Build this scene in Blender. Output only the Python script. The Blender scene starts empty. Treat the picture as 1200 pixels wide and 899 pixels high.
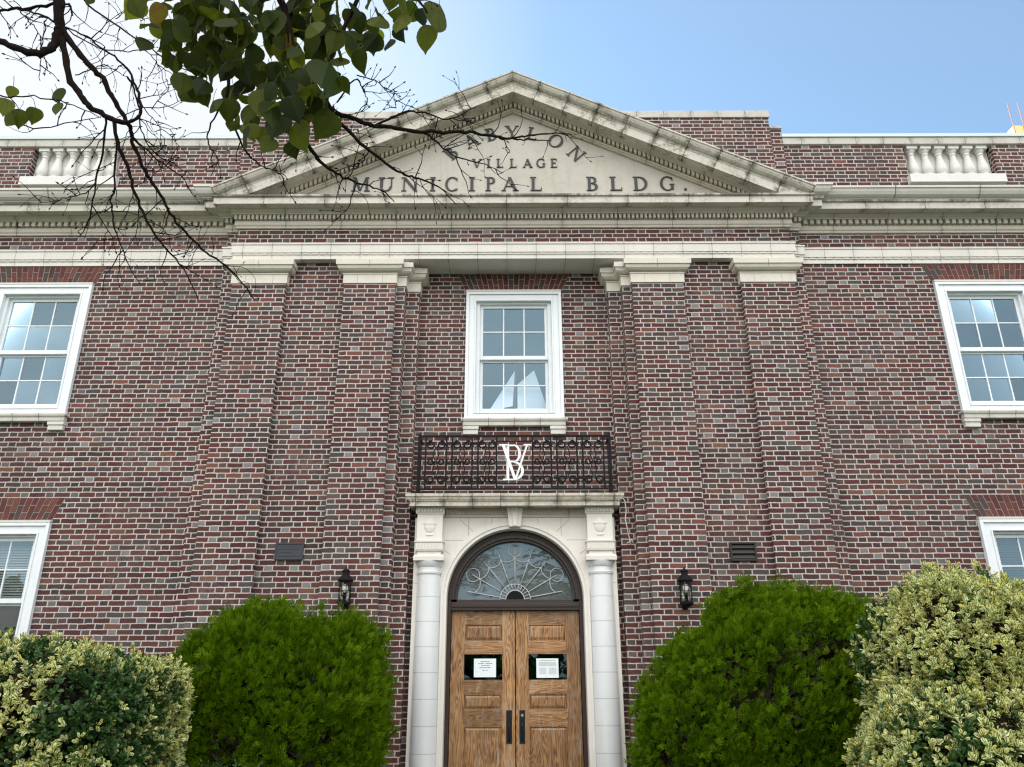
import bpy, bmesh, math, random
import numpy as np
from mathutils import Vector, Matrix
R = math.radians
SC = bpy.context.scene
COL = SC.collection
random.seed(7)

# ------------------------------------------------------------------ camera
cam = bpy.data.cameras.new('camera'); camo = bpy.data.objects.new('camera', cam); COL.objects.link(camo)
_X, _U, _F = Vector((0.999994, 0.000139, -0.003491)), Vector((0.003313, -0.354534, 0.935037)), Vector((0.001108, 0.935043, 0.354532))
camo.matrix_world = Matrix(((_X.x, _U.x, -_F.x, -0.043), (_X.y, _U.y, -_F.y, 0.0), (_X.z, _U.z, -_F.z, 1.7), (0, 0, 0, 1)))
cam.sensor_fit = 'HORIZONTAL'; cam.sensor_width = 36.0; cam.lens = 901.0 / 1200.0 * 36.0
cam.clip_start = 0.05; cam.clip_end = 3000
SC.camera = camo

# ------------------------------------------------------------------ sky, sun, exposure
SUN_EL, SUN_AZ = 24.0, -38.0          # behind the building, to the left (azimuth from +Y, negative = west/left)
wd = bpy.data.worlds.new('World'); SC.world = wd; wd.use_nodes = True
nt = wd.node_tree; nt.nodes.clear()
def WN(t, **k):
    n = nt.nodes.new(t)
    for a, v in k.items(): setattr(n, a, v)
    return n
out = WN('ShaderNodeOutputWorld'); bg = WN('ShaderNodeBackground'); bg.inputs[1].default_value = 1.0
sky = WN('ShaderNodeTexSky'); sky.sky_type = 'NISHITA'; sky.sun_disc = False
sky.sun_elevation = R(SUN_EL); sky.sun_rotation = R(SUN_AZ); sky.air_density = 1.0; sky.dust_density = 0.7; sky.ozone_density = 1.1
SKY_STRENGTH = 0.10
sm = WN('ShaderNodeMix', data_type='RGBA', blend_type='MULTIPLY'); sm.inputs[0].default_value = 1
sm.inputs[7].default_value = (SKY_STRENGTH * .74, SKY_STRENGTH * 1.03, SKY_STRENGTH * 1.12, 1)
nt.links.new(sky.outputs[0], sm.inputs[6])
tc = WN('ShaderNodeTexCoord'); mp = WN('ShaderNodeMapping'); mp.inputs['Scale'].default_value = (1.0, 1.0, 2.2)
nz = WN('ShaderNodeTexNoise'); nz.inputs['Scale'].default_value = 2.1; nz.inputs['Detail'].default_value = 6; nz.inputs['Roughness'].default_value = 0.55
nt.links.new(tc.outputs['Generated'], mp.inputs[0]); nt.links.new(mp.outputs[0], nz.inputs[0])
# clouds: thin haze to the left of the building and an unseen bright layer added behind the camera to fill-light the facade
sep = WN('ShaderNodeSeparateXYZ'); nt.links.new(tc.outputs['Generated'], sep.inputs[0])
def WM(op, a, b=None, c=None, clamp=False):
    n = WN('ShaderNodeMath', operation=op); n.use_clamp = clamp
    for i, v in enumerate((a, b, c)):
        if v is None: continue
        if hasattr(v, 'links'): nt.links.new(v, n.inputs[i])
        else: n.inputs[i].default_value = v
    return n.outputs[0]
left = WM('MULTIPLY', WM('MULTIPLY_ADD', sep.outputs[0], -2.6, 0.12, True), WM('MULTIPLY_ADD', sep.outputs[1], 3., 0.2, True))
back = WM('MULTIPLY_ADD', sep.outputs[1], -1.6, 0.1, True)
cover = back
fill_mask = WM('MULTIPLY', cover, WM('MULTIPLY_ADD', nz.outputs[0], .9, .42, True), None, True)
fill_mask = WM('MAXIMUM', fill_mask, 0.04)
cm = WN('ShaderNodeMix', data_type='RGBA'); nt.links.new(fill_mask, cm.inputs[0]); nt.links.new(sm.outputs[2], cm.inputs[6])
FILL_COL = (1.02, 0.99, 0.96)
clit = WN('ShaderNodeVectorMath', operation='SCALE'); clit.inputs[0].default_value = FILL_COL      # added fill layer, made brighter overhead to deepen shade under the cornices
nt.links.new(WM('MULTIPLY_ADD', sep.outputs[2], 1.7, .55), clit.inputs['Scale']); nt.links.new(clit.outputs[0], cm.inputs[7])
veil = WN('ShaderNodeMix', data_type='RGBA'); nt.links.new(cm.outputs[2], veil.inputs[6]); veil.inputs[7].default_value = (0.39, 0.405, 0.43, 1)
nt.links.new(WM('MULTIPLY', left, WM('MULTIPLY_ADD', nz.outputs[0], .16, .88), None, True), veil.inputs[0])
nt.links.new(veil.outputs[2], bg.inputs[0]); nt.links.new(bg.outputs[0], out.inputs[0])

sl = bpy.data.lights.new('sun', 'SUN'); sl.energy = 3.0; sl.angle = R(0.5); sl.color = (1.0, 0.93, 0.82)
so = bpy.data.objects.new('sun', sl); COL.objects.link(so)
_d = Vector((math.sin(R(SUN_AZ)) * math.cos(R(SUN_EL)), math.cos(R(SUN_AZ)) * math.cos(R(SUN_EL)), math.sin(R(SUN_EL))))
so.rotation_euler = (-_d).to_track_quat('-Z', 'Y').to_euler()
vs = SC.view_settings; SC.display_settings.display_device = 'sRGB'
vs.view_transform = 'Standard'; vs.look = 'None'; vs.exposure = 1.26; vs.gamma = 1.0; vs.use_curve_mapping = False
SC.cycles.max_bounces = 8; SC.cycles.diffuse_bounces = 4; SC.cycles.transparent_max_bounces = 12
SC.cycles.sample_clamp_indirect = 6.0; SC.cycles.use_denoising = True; SC.cycles.denoiser = 'OPENIMAGEDENOISE'; SC.cycles.denoising_input_passes = 'RGB_ALBEDO_NORMAL'; SC.cycles.denoising_prefilter = 'NONE'; SC.cycles.pixel_filter_type = 'BLACKMAN_HARRIS'; SC.cycles.filter_width = 1.25

# ------------------------------------------------------------------ helpers
class MB:
    """collects shapes in world (or local) coordinates and links them as ONE mesh object"""
    def __init__(s): s.v = []; s.f = []; s.m = []; s.cur = 0
    def face(s, pts):
        i = len(s.v); s.v += [tuple(p) for p in pts]; s.f.append(tuple(range(i, i + len(pts)))); s.m.append(s.cur)
    def raw(s, vs, fs):
        i = len(s.v); s.v += [tuple(p) for p in vs]
        for f in fs: s.f.append(tuple(i + k for k in f)); s.m.append(s.cur)
    def box(s, x0, x1, y0, y1, z0, z1):
        if x0 > x1: x0, x1 = x1, x0
        s.raw([(x0, y0, z0), (x1, y0, z0), (x1, y1, z0), (x0, y1, z0), (x0, y0, z1), (x1, y0, z1), (x1, y1, z1), (x0, y1, z1)],
              [(0, 3, 2, 1), (4, 5, 6, 7), (0, 1, 5, 4), (1, 2, 6, 5), (2, 3, 7, 6), (3, 0, 4, 7)])
    def prism(s, poly, y0, y1):
        """polygon [(x, z)] extruded from y0 (front) to y1 (back)"""
        a = sum(poly[i][0] * poly[(i + 1) % len(poly)][1] - poly[(i + 1) % len(poly)][0] * poly[i][1] for i in range(len(poly)))
        if a < 0: poly = poly[::-1]
        n = len(poly)
        s.raw([(x, y0, z) for x, z in poly] + [(x, y1, z) for x, z in poly],
              [tuple(range(n)), tuple(range(2 * n - 1, n - 1, -1))] + [(i, n + i, n + (i + 1) % n, (i + 1) % n) for i in range(n)])
    def tube(s, pts, r, n=8, closed=False, cap=True):
        pts = [Vector(p) for p in pts]; k = len(pts)
        rs = r if isinstance(r, (list, tuple)) else [r] * k
        rings = []; prev = None
        for i, p in enumerate(pts):
            if closed: t = (pts[(i + 1) % k] - pts[i - 1])
            else: t = pts[min(i + 1, k - 1)] - pts[max(i - 1, 0)]
            t.normalize()
            if prev is None:
                a = Vector((0, 0, 1)) if abs(t.z) < .9 else Vector((1, 0, 0))
                u = t.cross(a).normalized()
            else:
                u = (prev - t * prev.dot(t)).normalized()
            prev = u; w = t.cross(u)
            rings.append([p + (u * math.cos(2 * math.pi * j / n) + w * math.sin(2 * math.pi * j / n)) * rs[i] for j in range(n)])
        vs_ = [v for rg in rings for v in rg]; fs = []
        for i in range(k if closed else k - 1):
            for j in range(n):
                a, b = i * n + j, i * n + (j + 1) % n
                c, d = ((i + 1) % k) * n + (j + 1) % n, ((i + 1) % k) * n + j
                fs.append((a, b, c, d))
        if cap and not closed: fs += [tuple(range(n - 1, -1, -1)), tuple((k - 1) * n + j for j in range(n))]
        s.raw(vs_, fs)
    def lathe(s, cx, cy, prof, n=24, a0=0, a1=2 * math.pi):
        """profile [(r, z)] turned round the vertical through (cx, cy)"""
        full = abs(a1 - a0 - 2 * math.pi) < 1e-6; m = n if full else n + 1; vs_ = []; fs = []
        for r, z in prof:
            for j in range(m):
                a = a0 + (a1 - a0) * j / n
                vs_.append((cx + r * math.cos(a), cy + r * math.sin(a), z))
        for i in range(len(prof) - 1):
            for j in range(n):
                b = (j + 1) % m
                fs.append((i * m + j, i * m + b, (i + 1) * m + b, (i + 1) * m + j))
        if full: fs += [tuple(range(m - 1, -1, -1)), tuple((len(prof) - 1) * m + j for j in range(m))]
        s.raw(vs_, fs)
    def sweep(s, prof, path, caps=True):
        """moulding: closed profile [(d, z)] (d = outward) swept along a plan path [(x, y)] with mitred corners"""
        n = len(path); st = []
        for i, (x, y) in enumerate(path):
            ns = []
            if i > 0: dx, dy = x - path[i - 1][0], y - path[i - 1][1]; l = math.hypot(dx, dy); ns.append((dy / l, -dx / l))
            if i < n - 1: dx, dy = path[i + 1][0] - x, path[i + 1][1] - y; l = math.hypot(dx, dy); ns.append((dy / l, -dx / l))
            if len(ns) == 1: o = ns[0]
            else:
                bx, by = ns[0][0] + ns[1][0], ns[0][1] + ns[1][1]; q = (bx * bx + by * by) / 2
                o = (bx / q, by / q)
            st.append([(x + o[0] * d, y + o[1] * d, z) for d, z in prof])
        k = len(prof); fs = []
        for i in range(n - 1):
            for j in range(k):
                fs.append((i * k + j, i * k + (j + 1) % k, (i + 1) * k + (j + 1) % k, (i + 1) * k + j))
        if caps: fs += [tuple(range(k)), tuple((n - 1) * k + j for j in range(k - 1, -1, -1))]
        s.raw([p for a in st for p in a], fs)
    def build(s, name, mats, parent=None, smooth=False, bevel=0.0, recalc=True, clip=None):
        me = bpy.data.meshes.new(name); me.from_pydata(s.v, [], s.f)
        if not isinstance(mats, (list, tuple)): mats = [mats]
        for m in mats: me.materials.append(m)
        if len(mats) > 1: me.polygons.foreach_set('material_index', s.m)
        bm = bmesh.new(); bm.from_mesh(me)
        if recalc: bmesh.ops.recalc_face_normals(bm, faces=bm.faces)
        if clip is not None:
            bmesh.ops.bisect_plane(bm, geom=bm.verts[:] + bm.edges[:] + bm.faces[:], plane_co=(0, 0, clip), plane_no=(0, 0, -1), clear_outer=True)
        bm.to_mesh(me); bm.free()
        if smooth:
            for p in me.polygons: p.use_smooth = True
        o = bpy.data.objects.new(name, me); COL.objects.link(o)
        if bevel:
            b = o.modifiers.new('bevel', 'BEVEL'); b.width = bevel; b.segments = 2; b.limit_method = 'ANGLE'; b.angle_limit = R(35)
        if smooth == 'auto' or smooth == 2:
            e = o.modifiers.new('split', 'EDGE_SPLIT'); e.split_angle = R(40)
        if parent is not None: attach(o, parent)
        return o

def attach(o, parent):
    """parent o, whose mesh is in world coordinates, under a thing"""
    p = parent; off = Vector((0, 0, 0))
    while p is not None: off += p.location; p = p.parent
    o.parent = parent; o.location = o.location - off
    return o
def thing(name, label, cat, loc=(0, 0, 0), group=None):
    o = bpy.data.objects.new(name, None); COL.objects.link(o); o.location = loc; o.empty_display_size = 0.2
    o['label'] = label; o['category'] = cat
    if group: o['group'] = group
    return o
def part_empty(name, parent, loc=(0, 0, 0)):
    o = bpy.data.objects.new(name, None); COL.objects.link(o); o.location = loc; o.parent = parent; return o
def tag(o, label, cat, group=None):
    o['label'] = label; o['category'] = cat
    if group: o['group'] = group
    return o
def copy_tree(o, loc=None, parent=None):
    c = o.copy(); COL.objects.link(c)
    if parent is not None: c.parent = parent
    if loc is not None: c.location = loc
    for ch in list(o.children): copy_tree(ch, None, c)
    return c
def npmesh(name, V, F, mats, parent=None, mi=None, attrs=None, uv=None, smooth=False):
    """V (n,3) array, F (m,k) array of equal-size faces"""
    me = bpy.data.meshes.new(name); n, (m, k) = len(V), F.shape
    me.vertices.add(n); me.vertices.foreach_set('co', np.asarray(V, np.float32).ravel())
    me.loops.add(m * k); me.loops.foreach_set('vertex_index', F.astype(np.int32).ravel())
    me.polygons.add(m); me.polygons.foreach_set('loop_start', np.arange(0, m * k, k, dtype=np.int32))
    if mi is not None: me.polygons.foreach_set('material_index', mi.astype(np.int32))
    if smooth: me.polygons.foreach_set('use_smooth', np.ones(m, bool))
    me.update(calc_edges=True)
    for m_ in (mats if isinstance(mats, (list, tuple)) else [mats]): me.materials.append(m_)
    if attrs is not None:
        a = me.attributes.new('tint', 'FLOAT', 'FACE'); a.data.foreach_set('value', attrs.astype(np.float32))
    if uv is not None:
        l = me.uv_layers.new(name='leaf'); l.data.foreach_set('uv', uv.astype(np.float32).ravel())
    me.validate()
    o = bpy.data.objects.new(name, me); COL.objects.link(o)
    if parent is not None: attach(o, parent)
    return o

# ------------------------------------------------------------------ materials
class NM:
    def __init__(s, name):
        s.mat = bpy.data.materials.new(name); s.mat.use_nodes = True; s.t = s.mat.node_tree; s.t.nodes.clear()
        s.out = s.n('ShaderNodeOutputMaterial'); s.b = s.n('ShaderNodeBsdfPrincipled'); s.link(s.b.outputs[0], s.out.inputs[0])
    def n(s, t, **k):
        n = s.t.nodes.new(t)
        for a, v in k.items(): setattr(n, a, v)
        return n
    def link(s, a, b): s.t.links.new(a, b)
    def put(s, sock, v):
        if hasattr(v, 'links'): s.link(v, sock)
        elif isinstance(v, tuple) and len(v) == 3 and sock.type == 'RGBA': sock.default_value = v + (1,)
        else: sock.default_value = v
    def math(s, op, a, b=None, c=None, clamp=False):
        n = s.n('ShaderNodeMath', operation=op); n.use_clamp = clamp
        for i, v in enumerate((a, b, c)):
            if v is not None: s.put(n.inputs[i], v)
        return n.outputs[0]
    def mix(s, f, a, b, blend='MIX'):
        n = s.n('ShaderNodeMix', data_type='RGBA', blend_type=blend); s.put(n.inputs[0], f); s.put(n.inputs[6], a); s.put(n.inputs[7], b); return n.outputs[2]
    def pos(s): return s.n('ShaderNodeTexCoord').outputs['Object']
    def xyz(s, v):
        n = s.n('ShaderNodeSeparateXYZ'); s.link(v, n.inputs[0]); return n.outputs
    def comb(s, x, y, z):
        n = s.n('ShaderNodeCombineXYZ')
        for i, v in enumerate((x, y, z)): s.put(n.inputs[i], v)
        return n.outputs[0]
    def noise(s, vec, scale, detail=4, rough=.55, out=0, dist=0):
        n = s.n('ShaderNodeTexNoise'); s.link(vec, n.inputs[0]); n.inputs['Scale'].default_value = scale
        n.inputs['Detail'].default_value = detail; n.inputs['Roughness'].default_value = rough; n.inputs['Distortion'].default_value = dist
        return n.outputs[out]
    def scale(s, vec, sx, sy, sz):
        n = s.n('ShaderNodeMapping'); s.link(vec, n.inputs[0]); n.inputs['Scale'].default_value = (sx, sy, sz); return n.outputs[0]
    def ramp(s, f, stops, const=False):
        n = s.n('ShaderNodeValToRGB'); s.put(n.inputs[0], f); cr = n.color_ramp
        if const: cr.interpolation = 'CONSTANT'
        while len(cr.elements) < len(stops): cr.elements.new(0.5)
        for e, (p, c) in zip(cr.elements, stops):
            e.position = p; e.color = (c + (1,)) if isinstance(c, tuple) else (c, c, c, 1)
        return n.outputs[0]
    def step(s, v, a, b):
        n = s.n('ShaderNodeMapRange', interpolation_type='SMOOTHSTEP'); s.put(n.inputs[0], v); n.inputs[1].default_value = a; n.inputs[2].default_value = b
        return n.outputs[0]
    def bump(s, h, strength=.5, dist=.01):
        n = s.n('ShaderNodeBump'); s.put(n.inputs['Height'], h); n.inputs['Strength'].default_value = strength; n.inputs['Distance'].default_value = dist
        s.link(n.outputs[0], s.b.inputs['Normal'])
    def set(s, col=None, rough=None, metal=None, spec=None):
        if col is not None: s.put(s.b.inputs['Base Color'], col)
        if rough is not None: s.put(s.b.inputs['Roughness'], rough)
        if metal is not None: s.put(s.b.inputs['Metallic'], metal)
        if spec is not None: s.put(s.b.inputs['Specular IOR Level'], spec)
        return s.mat

BRICK_STOPS = [(0.0, (.088, .025, .024)), (.22, (.104, .030, .026)), (.42, (.066, .020, .021)), (.56, (.100, .037, .031)), (.68, (.072, .034, .031)), (.78, (.045, .023, .023)), (.86, (.140, .053, .038)), (.94, (.056, .048, .046))]
HEAD_STOPS = [(0.0, (.082, .036, .032)), (.22, (.044, .035, .034)), (.40, (.078, .070, .066)), (.55, (.034, .028, .029)), (.67, (.105, .102, .098)), (.77, (.070, .052, .049)), (.91, (.160, .165, .165))]
def make_brick():
    k = NM('flemish_bond_brick'); P = k.pos()
    wob = k.noise(P, 9.0, 2, .5, 1); w = k.xyz(wob)
    x, y, z = k.xyz(P)
    u = k.math('ADD', k.math('ADD', x, y), k.math('MULTIPLY_ADD', w[0], .016, -.008))
    v = k.math('ADD', z, k.math('MULTIPLY_ADD', w[1], .014, -.007))
    H, PER, A, J = .0705, .333, .662, .0150
    zr = k.math('DIVIDE', v, H); row = k.math('FLOOR', zr); zf = k.math('FRACT', zr)
    rj = k.n('ShaderNodeTexWhiteNoise', noise_dimensions='1D'); k.link(row, rj.inputs['W'])
    up = k.math('ADD', k.math('DIVIDE', u, PER), k.math('MULTIPLY_ADD', row, .5, k.math('MULTIPLY_ADD', rj.outputs[0], .09, 0.)))
    uf = k.math('FRACT', up); idx = k.math('FLOOR', up)
    head = k.math('GREATER_THAN', uf, A)
    lu = k.math('MULTIPLY', k.math('SUBTRACT', uf, k.math('MULTIPLY', head, A)), PER)
    L = k.math('MULTIPLY_ADD', head, (1 - A) * PER - A * PER, A * PER)
    du = k.math('MINIMUM', lu, k.math('SUBTRACT', L, lu)); lv = k.math('MULTIPLY', zf, H)
    dv = k.math('MINIMUM', lv, k.math('SUBTRACT', H, lv))
    edge = k.math('ADD', k.math('MINIMUM', du, dv), k.math('MULTIPLY_ADD', k.noise(P, 70, 2), .005, -.0025))
    mask = k.step(edge, J / 2 - .0016, J / 2 + .0016)                 # 1 = brick
    wn = k.n('ShaderNodeTexWhiteNoise', noise_dimensions='3D'); k.link(k.comb(idx, row, head), wn.inputs[0])
    r = wn.outputs[0]; rc = k.xyz(wn.outputs[1])
    big = k.noise(P, .55, 3)
    colS = k.ramp(r, BRICK_STOPS, True); colH = k.ramp(r, HEAD_STOPS, True)
    col = k.mix(head, colS, colH)
    col = k.mix(k.math('MULTIPLY', k.math('GREATER_THAN', rc[2], .86), .5), col, (.060, .060, .058))     # glazed grey stretchers here and there
    hs = k.n('ShaderNodeHueSaturation'); k.put(hs.inputs['Color'], col); k.put(hs.inputs['Value'], k.math('MULTIPLY_ADD', rc[0], .4, .78)); k.put(hs.inputs['Hue'], k.math('MULTIPLY_ADD', rc[1], .02, .492))
    col = hs.outputs[0]
    grit = k.noise(P, 120, 3, .7)
    col = k.mix(k.math('MULTIPLY', k.step(grit, .5, .75), .35), col, (.13, .10, .095))
    col = k.mix(k.math('MULTIPLY', k.step(k.noise(k.scale(P, 40, 40, 90), 1, 3), .55, .8), .35), col, (.025, .018, .018))
    # lime bloom: patches of pale efflorescence, densest over the upper half of the piers
    eff = k.math('MULTIPLY', k.step(k.noise(P, 1.7, 5, .62), .52, .72), k.step(k.noise(P, 22, 4, .7), .40, .66))
    col = k.mix(k.math('MULTIPLY', eff, .45), col, (.27, .215, .20))
    warm = k.step(k.noise(k.scale(P, .8, .8, 1.3), 1, 4), .48, .70)
    col = k.mix(k.math('MULTIPLY', warm, .34), col, (.150, .052, .032))
    mort = k.mix(k.noise(P, 14, 3), (.42, .38, .355), (.60, .555, .52))
    mort = k.mix(k.math('MULTIPLY', k.step(big, .55, .75), .35), mort, (.34, .31, .29))
    mort = k.mix(k.math('MULTIPLY', k.step(k.noise(P, 5, 4), .60, .75), .4), mort, (.27, .24, .225))
    rain = k.math('MULTIPLY', k.step(k.noise(k.scale(P, 2.6, 2.6, .22), 1, 5, .68), .50, .72), .36)   # rain streaks down the wall
    mort = k.mix(rain, mort, (.20, .17, .155)); col = k.mix(k.math('MULTIPLY', rain, .6), col, (.085, .062, .058))
    mort = k.mix(k.math('MULTIPLY', k.math('GREATER_THAN', rc[1], .72), .35), mort, (.30, .265, .245))
    soot = k.math('MULTIPLY', k.step(k.noise(k.scale(P, 1, 1, .7), 1.1, 5, .65), .50, .74), .42)
    mort = k.mix(soot, mort, (.155, .135, .125)); col = k.mix(k.math('MULTIPLY', soot, .55), col, (.060, .045, .045))
    rub = k.step(k.noise(P, 38, 3, .7), .52, .70); mort = k.mix(k.math('MULTIPLY', rub, .45), mort, (.22, .19, .175))
    smear = k.math('MULTIPLY', k.step(k.noise(P, 45, 3, .7), .56, .74), .28); col = k.mix(smear, col, (.22, .195, .185))
    fin = k.mix(mask, mort, col)
    k.bump(k.math('ADD', k.math('MULTIPLY', mask, .8), k.math('MULTIPLY', k.noise(P, 90, 3, .7), .35)), .9, .007)
    return k.set(fin, .85, spec=.3)
def make_stone(name, base=(.66, .63, .57), joint=0., off=0., weather=.0, grime=None, jdark=.85, rake=0, jw=.0045, zjoints=None, rough=.55, streak=.35):
    """glazed terracotta blocks: fine joints, mottled cream colour, lichen and soot where weathered"""
    k = NM(name); P = k.pos(); x, y, z = k.xyz(P)
    n1 = k.noise(P, 2.2, 4); n2 = k.noise(P, 30, 3, .65)
    d = tuple(c * .86 for c in base); l = tuple(min(1, c * 1.06) for c in base)
    col = k.mix(n1, d, l)
    col = k.mix(k.math('MULTIPLY', k.step(n2, .55, .8), .18), col, tuple(c * .6 for c in base))
    st = k.step(k.noise(k.scale(P, 9, 9, .8), 1, 4, .6), .52, .78)
    col = k.mix(k.math('MULTIPLY', st, streak), col, (base[0] * .74, base[1] * .69, base[2] * .58))
    h = k.math('MULTIPLY', n2, .2)
    if joint:
        if rake: s = k.math('SUBTRACT', k.math('MULTIPLY', k.math('ABSOLUTE', x), .9015), k.math('MULTIPLY', z, .4327))
        else: s = x
        t = k.math('DIVIDE', k.math('ADD', s, off), joint); f = k.math('FRACT', t); e = k.math('MULTIPLY', k.math('MINIMUM', f, k.math('SUBTRACT', 1., f)), joint)
        wv = k.math('MULTIPLY_ADD', k.noise(P, 18, 2), .006, -.003)
        jm = k.math('SUBTRACT', 1., k.step(k.math('ADD', e, wv), jw * .5, jw * 1.5))
        cell = k.n('ShaderNodeTexWhiteNoise', noise_dimensions='1D'); k.link(k.math('FLOOR', t), cell.inputs['W'])
        col = k.mix(k.math('MULTIPLY', cell.outputs[0], .28), col, tuple(c * .82 for c in base))
        col = k.mix(k.math('MULTIPLY', jm, jdark), col, (.11, .085, .06))
        h = k.math('SUBTRACT', h, k.math('MULTIPLY', jm, .6))
        if weather:
            near = k.math('SUBTRACT', 1., k.step(e, .0, .11))
            al = k.math('MULTIPLY', near, k.step(k.noise(P, 11, 5, .7), .42, .58))
            col = k.mix(k.math('MULTIPLY', al, .75 * weather), col, (.075, .068, .040))
    if zjoints:
        zf = k.math('FRACT', k.math('DIVIDE', k.math('ADD', z, zjoints[1]), zjoints[0])); e = k.math('MULTIPLY', k.math('MINIMUM', zf, k.math('SUBTRACT', 1., zf)), zjoints[0])
        jm = k.math('SUBTRACT', 1., k.step(e, .0018, .005)); col = k.mix(k.math('MULTIPLY', jm, .6), col, (.22, .19, .16)); h = k.math('SUBTRACT', h, k.math('MULTIPLY', jm, .5))
    if weather:
        a = k.math('MULTIPLY', k.step(k.noise(P, 3.1, 6, .7), .44, .62), k.step(k.noise(P, 24, 4, .75), .40, .60))
        col = k.mix(k.math('MULTIPLY', a, .6 * weather), col, (.16, .145, .09))
        b = k.math('MULTIPLY', k.step(k.noise(k.scale(P, 6, 6, 1.2), 1, 5, .7), .56, .74), .40 * weather)
        col = k.mix(b, col, (.22, .19, .13))
    if grime:
        gm_ = k.math('MULTIPLY', k.math('MULTIPLY', k.step(z, grime[0] - .03, grime[0] + .01), k.step(k.noise(k.scale(P, 2.4, 1, 1), 1, 5, .75), .40, .56)), .85)
        col = k.mix(gm_, col, (.045, .043, .030))
    k.bump(h, .35, .004)
    return k.set(col, rough, spec=.45)
def bark(name, col):
    k = NM(name); P = k.pos(); n = k.noise(k.scale(P, 30, 30, 8), 1, 4, .65)
    k.bump(n, .6, .006); return k.set(k.mix(n, tuple(v * .6 for v in col), tuple(v * 1.4 for v in col)), .95, 0., .08)
def simple(name, col, rough=.5, metal=0., var=.15, sc=12., spec=.5, bump=0.):
    k = NM(name); P = k.pos(); n = k.noise(P, sc, 4, .6)
    c = k.mix(n, tuple(v * (1 - var) for v in col), tuple(min(1, v * (1 + var)) for v in col))
    if bump: k.bump(k.noise(P, sc * 6, 3), .4, bump)
    return k.set(c, k.math('MULTIPLY_ADD', n, .2, rough - .1), metal, spec)
def make_glass(name, refl, tint=(.85, .9, .95), wavy=0., rough=.0, gtint=(.55, .82, 1.), dirt=0.):
    """window glass: mirror reflection (stronger at a glancing angle) over a clear view of the room"""
    k = NM(name); k.t.nodes.remove(k.b); P = k.pos()
    tr = k.n('ShaderNodeBsdfTransparent'); tr.inputs[0].default_value = tint + (1,)
    gl = k.n('ShaderNodeBsdfGlossy'); gl.inputs['Roughness'].default_value = rough; gl.inputs[0].default_value = gtint + (1,)
    base = tr.outputs[0]
    if dirt:
        df = k.n('ShaderNodeBsdfDiffuse'); k.put(df.inputs[0], k.mix(k.noise(P, 9, 3), (.17, .19, .19), (.27, .29, .285)))
        dm = k.n('ShaderNodeMixShader'); dm.inputs[0].default_value = dirt; k.link(tr.outputs[0], dm.inputs[1]); k.link(df.outputs[0], dm.inputs[2]); base = dm.outputs[0]
    fr = k.n('ShaderNodeLayerWeight'); fr.inputs[0].default_value = .35
    f = k.math('MULTIPLY_ADD', fr.outputs['Fresnel'], .55, refl, True)
    mx = k.n('ShaderNodeMixShader'); k.link(f, mx.inputs[0]); k.link(base, mx.inputs[1]); k.link(gl.outputs[0], mx.inputs[2]); k.link(mx.outputs[0], k.out.inputs[0])
    b = k.n('ShaderNodeBump'); b.inputs['Strength'].default_value = .25; b.inputs['Distance'].default_value = wavy or .001
    k.link(k.noise(k.scale(P, 1, 1, 1.6), 2.2 if not wavy else 5., 2), b.inputs['Height']); k.link(b.outputs[0], gl.inputs['Normal'])
    return k.mat
def make_oak(name, axis):
    k = NM(name); P = k.pos()
    s = (1, 1, .09) if axis == 'z' else (.09, 1, 1)
    V = k.scale(P, *s)
    big = k.noise(V, 7, 3, .5, 0, .6)
    x, y, z = k.xyz(V)
    q = k.math('ADD', k.math('MULTIPLY', x if axis == 'z' else z, 60.), k.math('MULTIPLY', big, 42.))
    ring = k.math('ABSOLUTE', k.math('MULTIPLY_ADD', k.math('FRACT', k.math('MULTIPLY', q, .5)), 2., -1.))
    fine = k.noise(k.scale(P, *((90, 90, 3.) if axis == 'z' else (3., 90, 90))), 1, 4, .7)
    c = k.ramp(k.math('ADD', k.math('MULTIPLY', ring, .62), k.math('MULTIPLY', fine, .38)), [(.15, (.085, .038, .013)), (.42, (.205, .100, .037)), (.8, (.37, .205, .083))])
    c = k.mix(k.math('MULTIPLY', k.step(k.noise(P, 3.5, 4, .65), .5, .72), .35), c, (.40, .30, .20))
    c = k.mix(k.math('MULTIPLY', k.step(k.noise(P, 2.3, 3), .56, .75), .5), c, (.085, .035, .014))
    oi = k.n('ShaderNodeObjectInfo'); hs = k.n('ShaderNodeHueSaturation'); k.put(hs.inputs['Color'], c); k.put(hs.inputs['Value'], k.math('MULTIPLY_ADD', oi.outputs['Random'], .55, .78)); c = hs.outputs[0]
    c = k.mix(k.math('MULTIPLY', k.step(k.noise(k.scale(P, 14, 14, 3), 1, 4, .7), .54, .68), .40), c, (.42, .36, .28))
    k.bump(k.math('ADD', fine, k.math('MULTIPLY', ring, .5)), .35, .0015)
    return k.set(c, .42, spec=.5)
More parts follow.
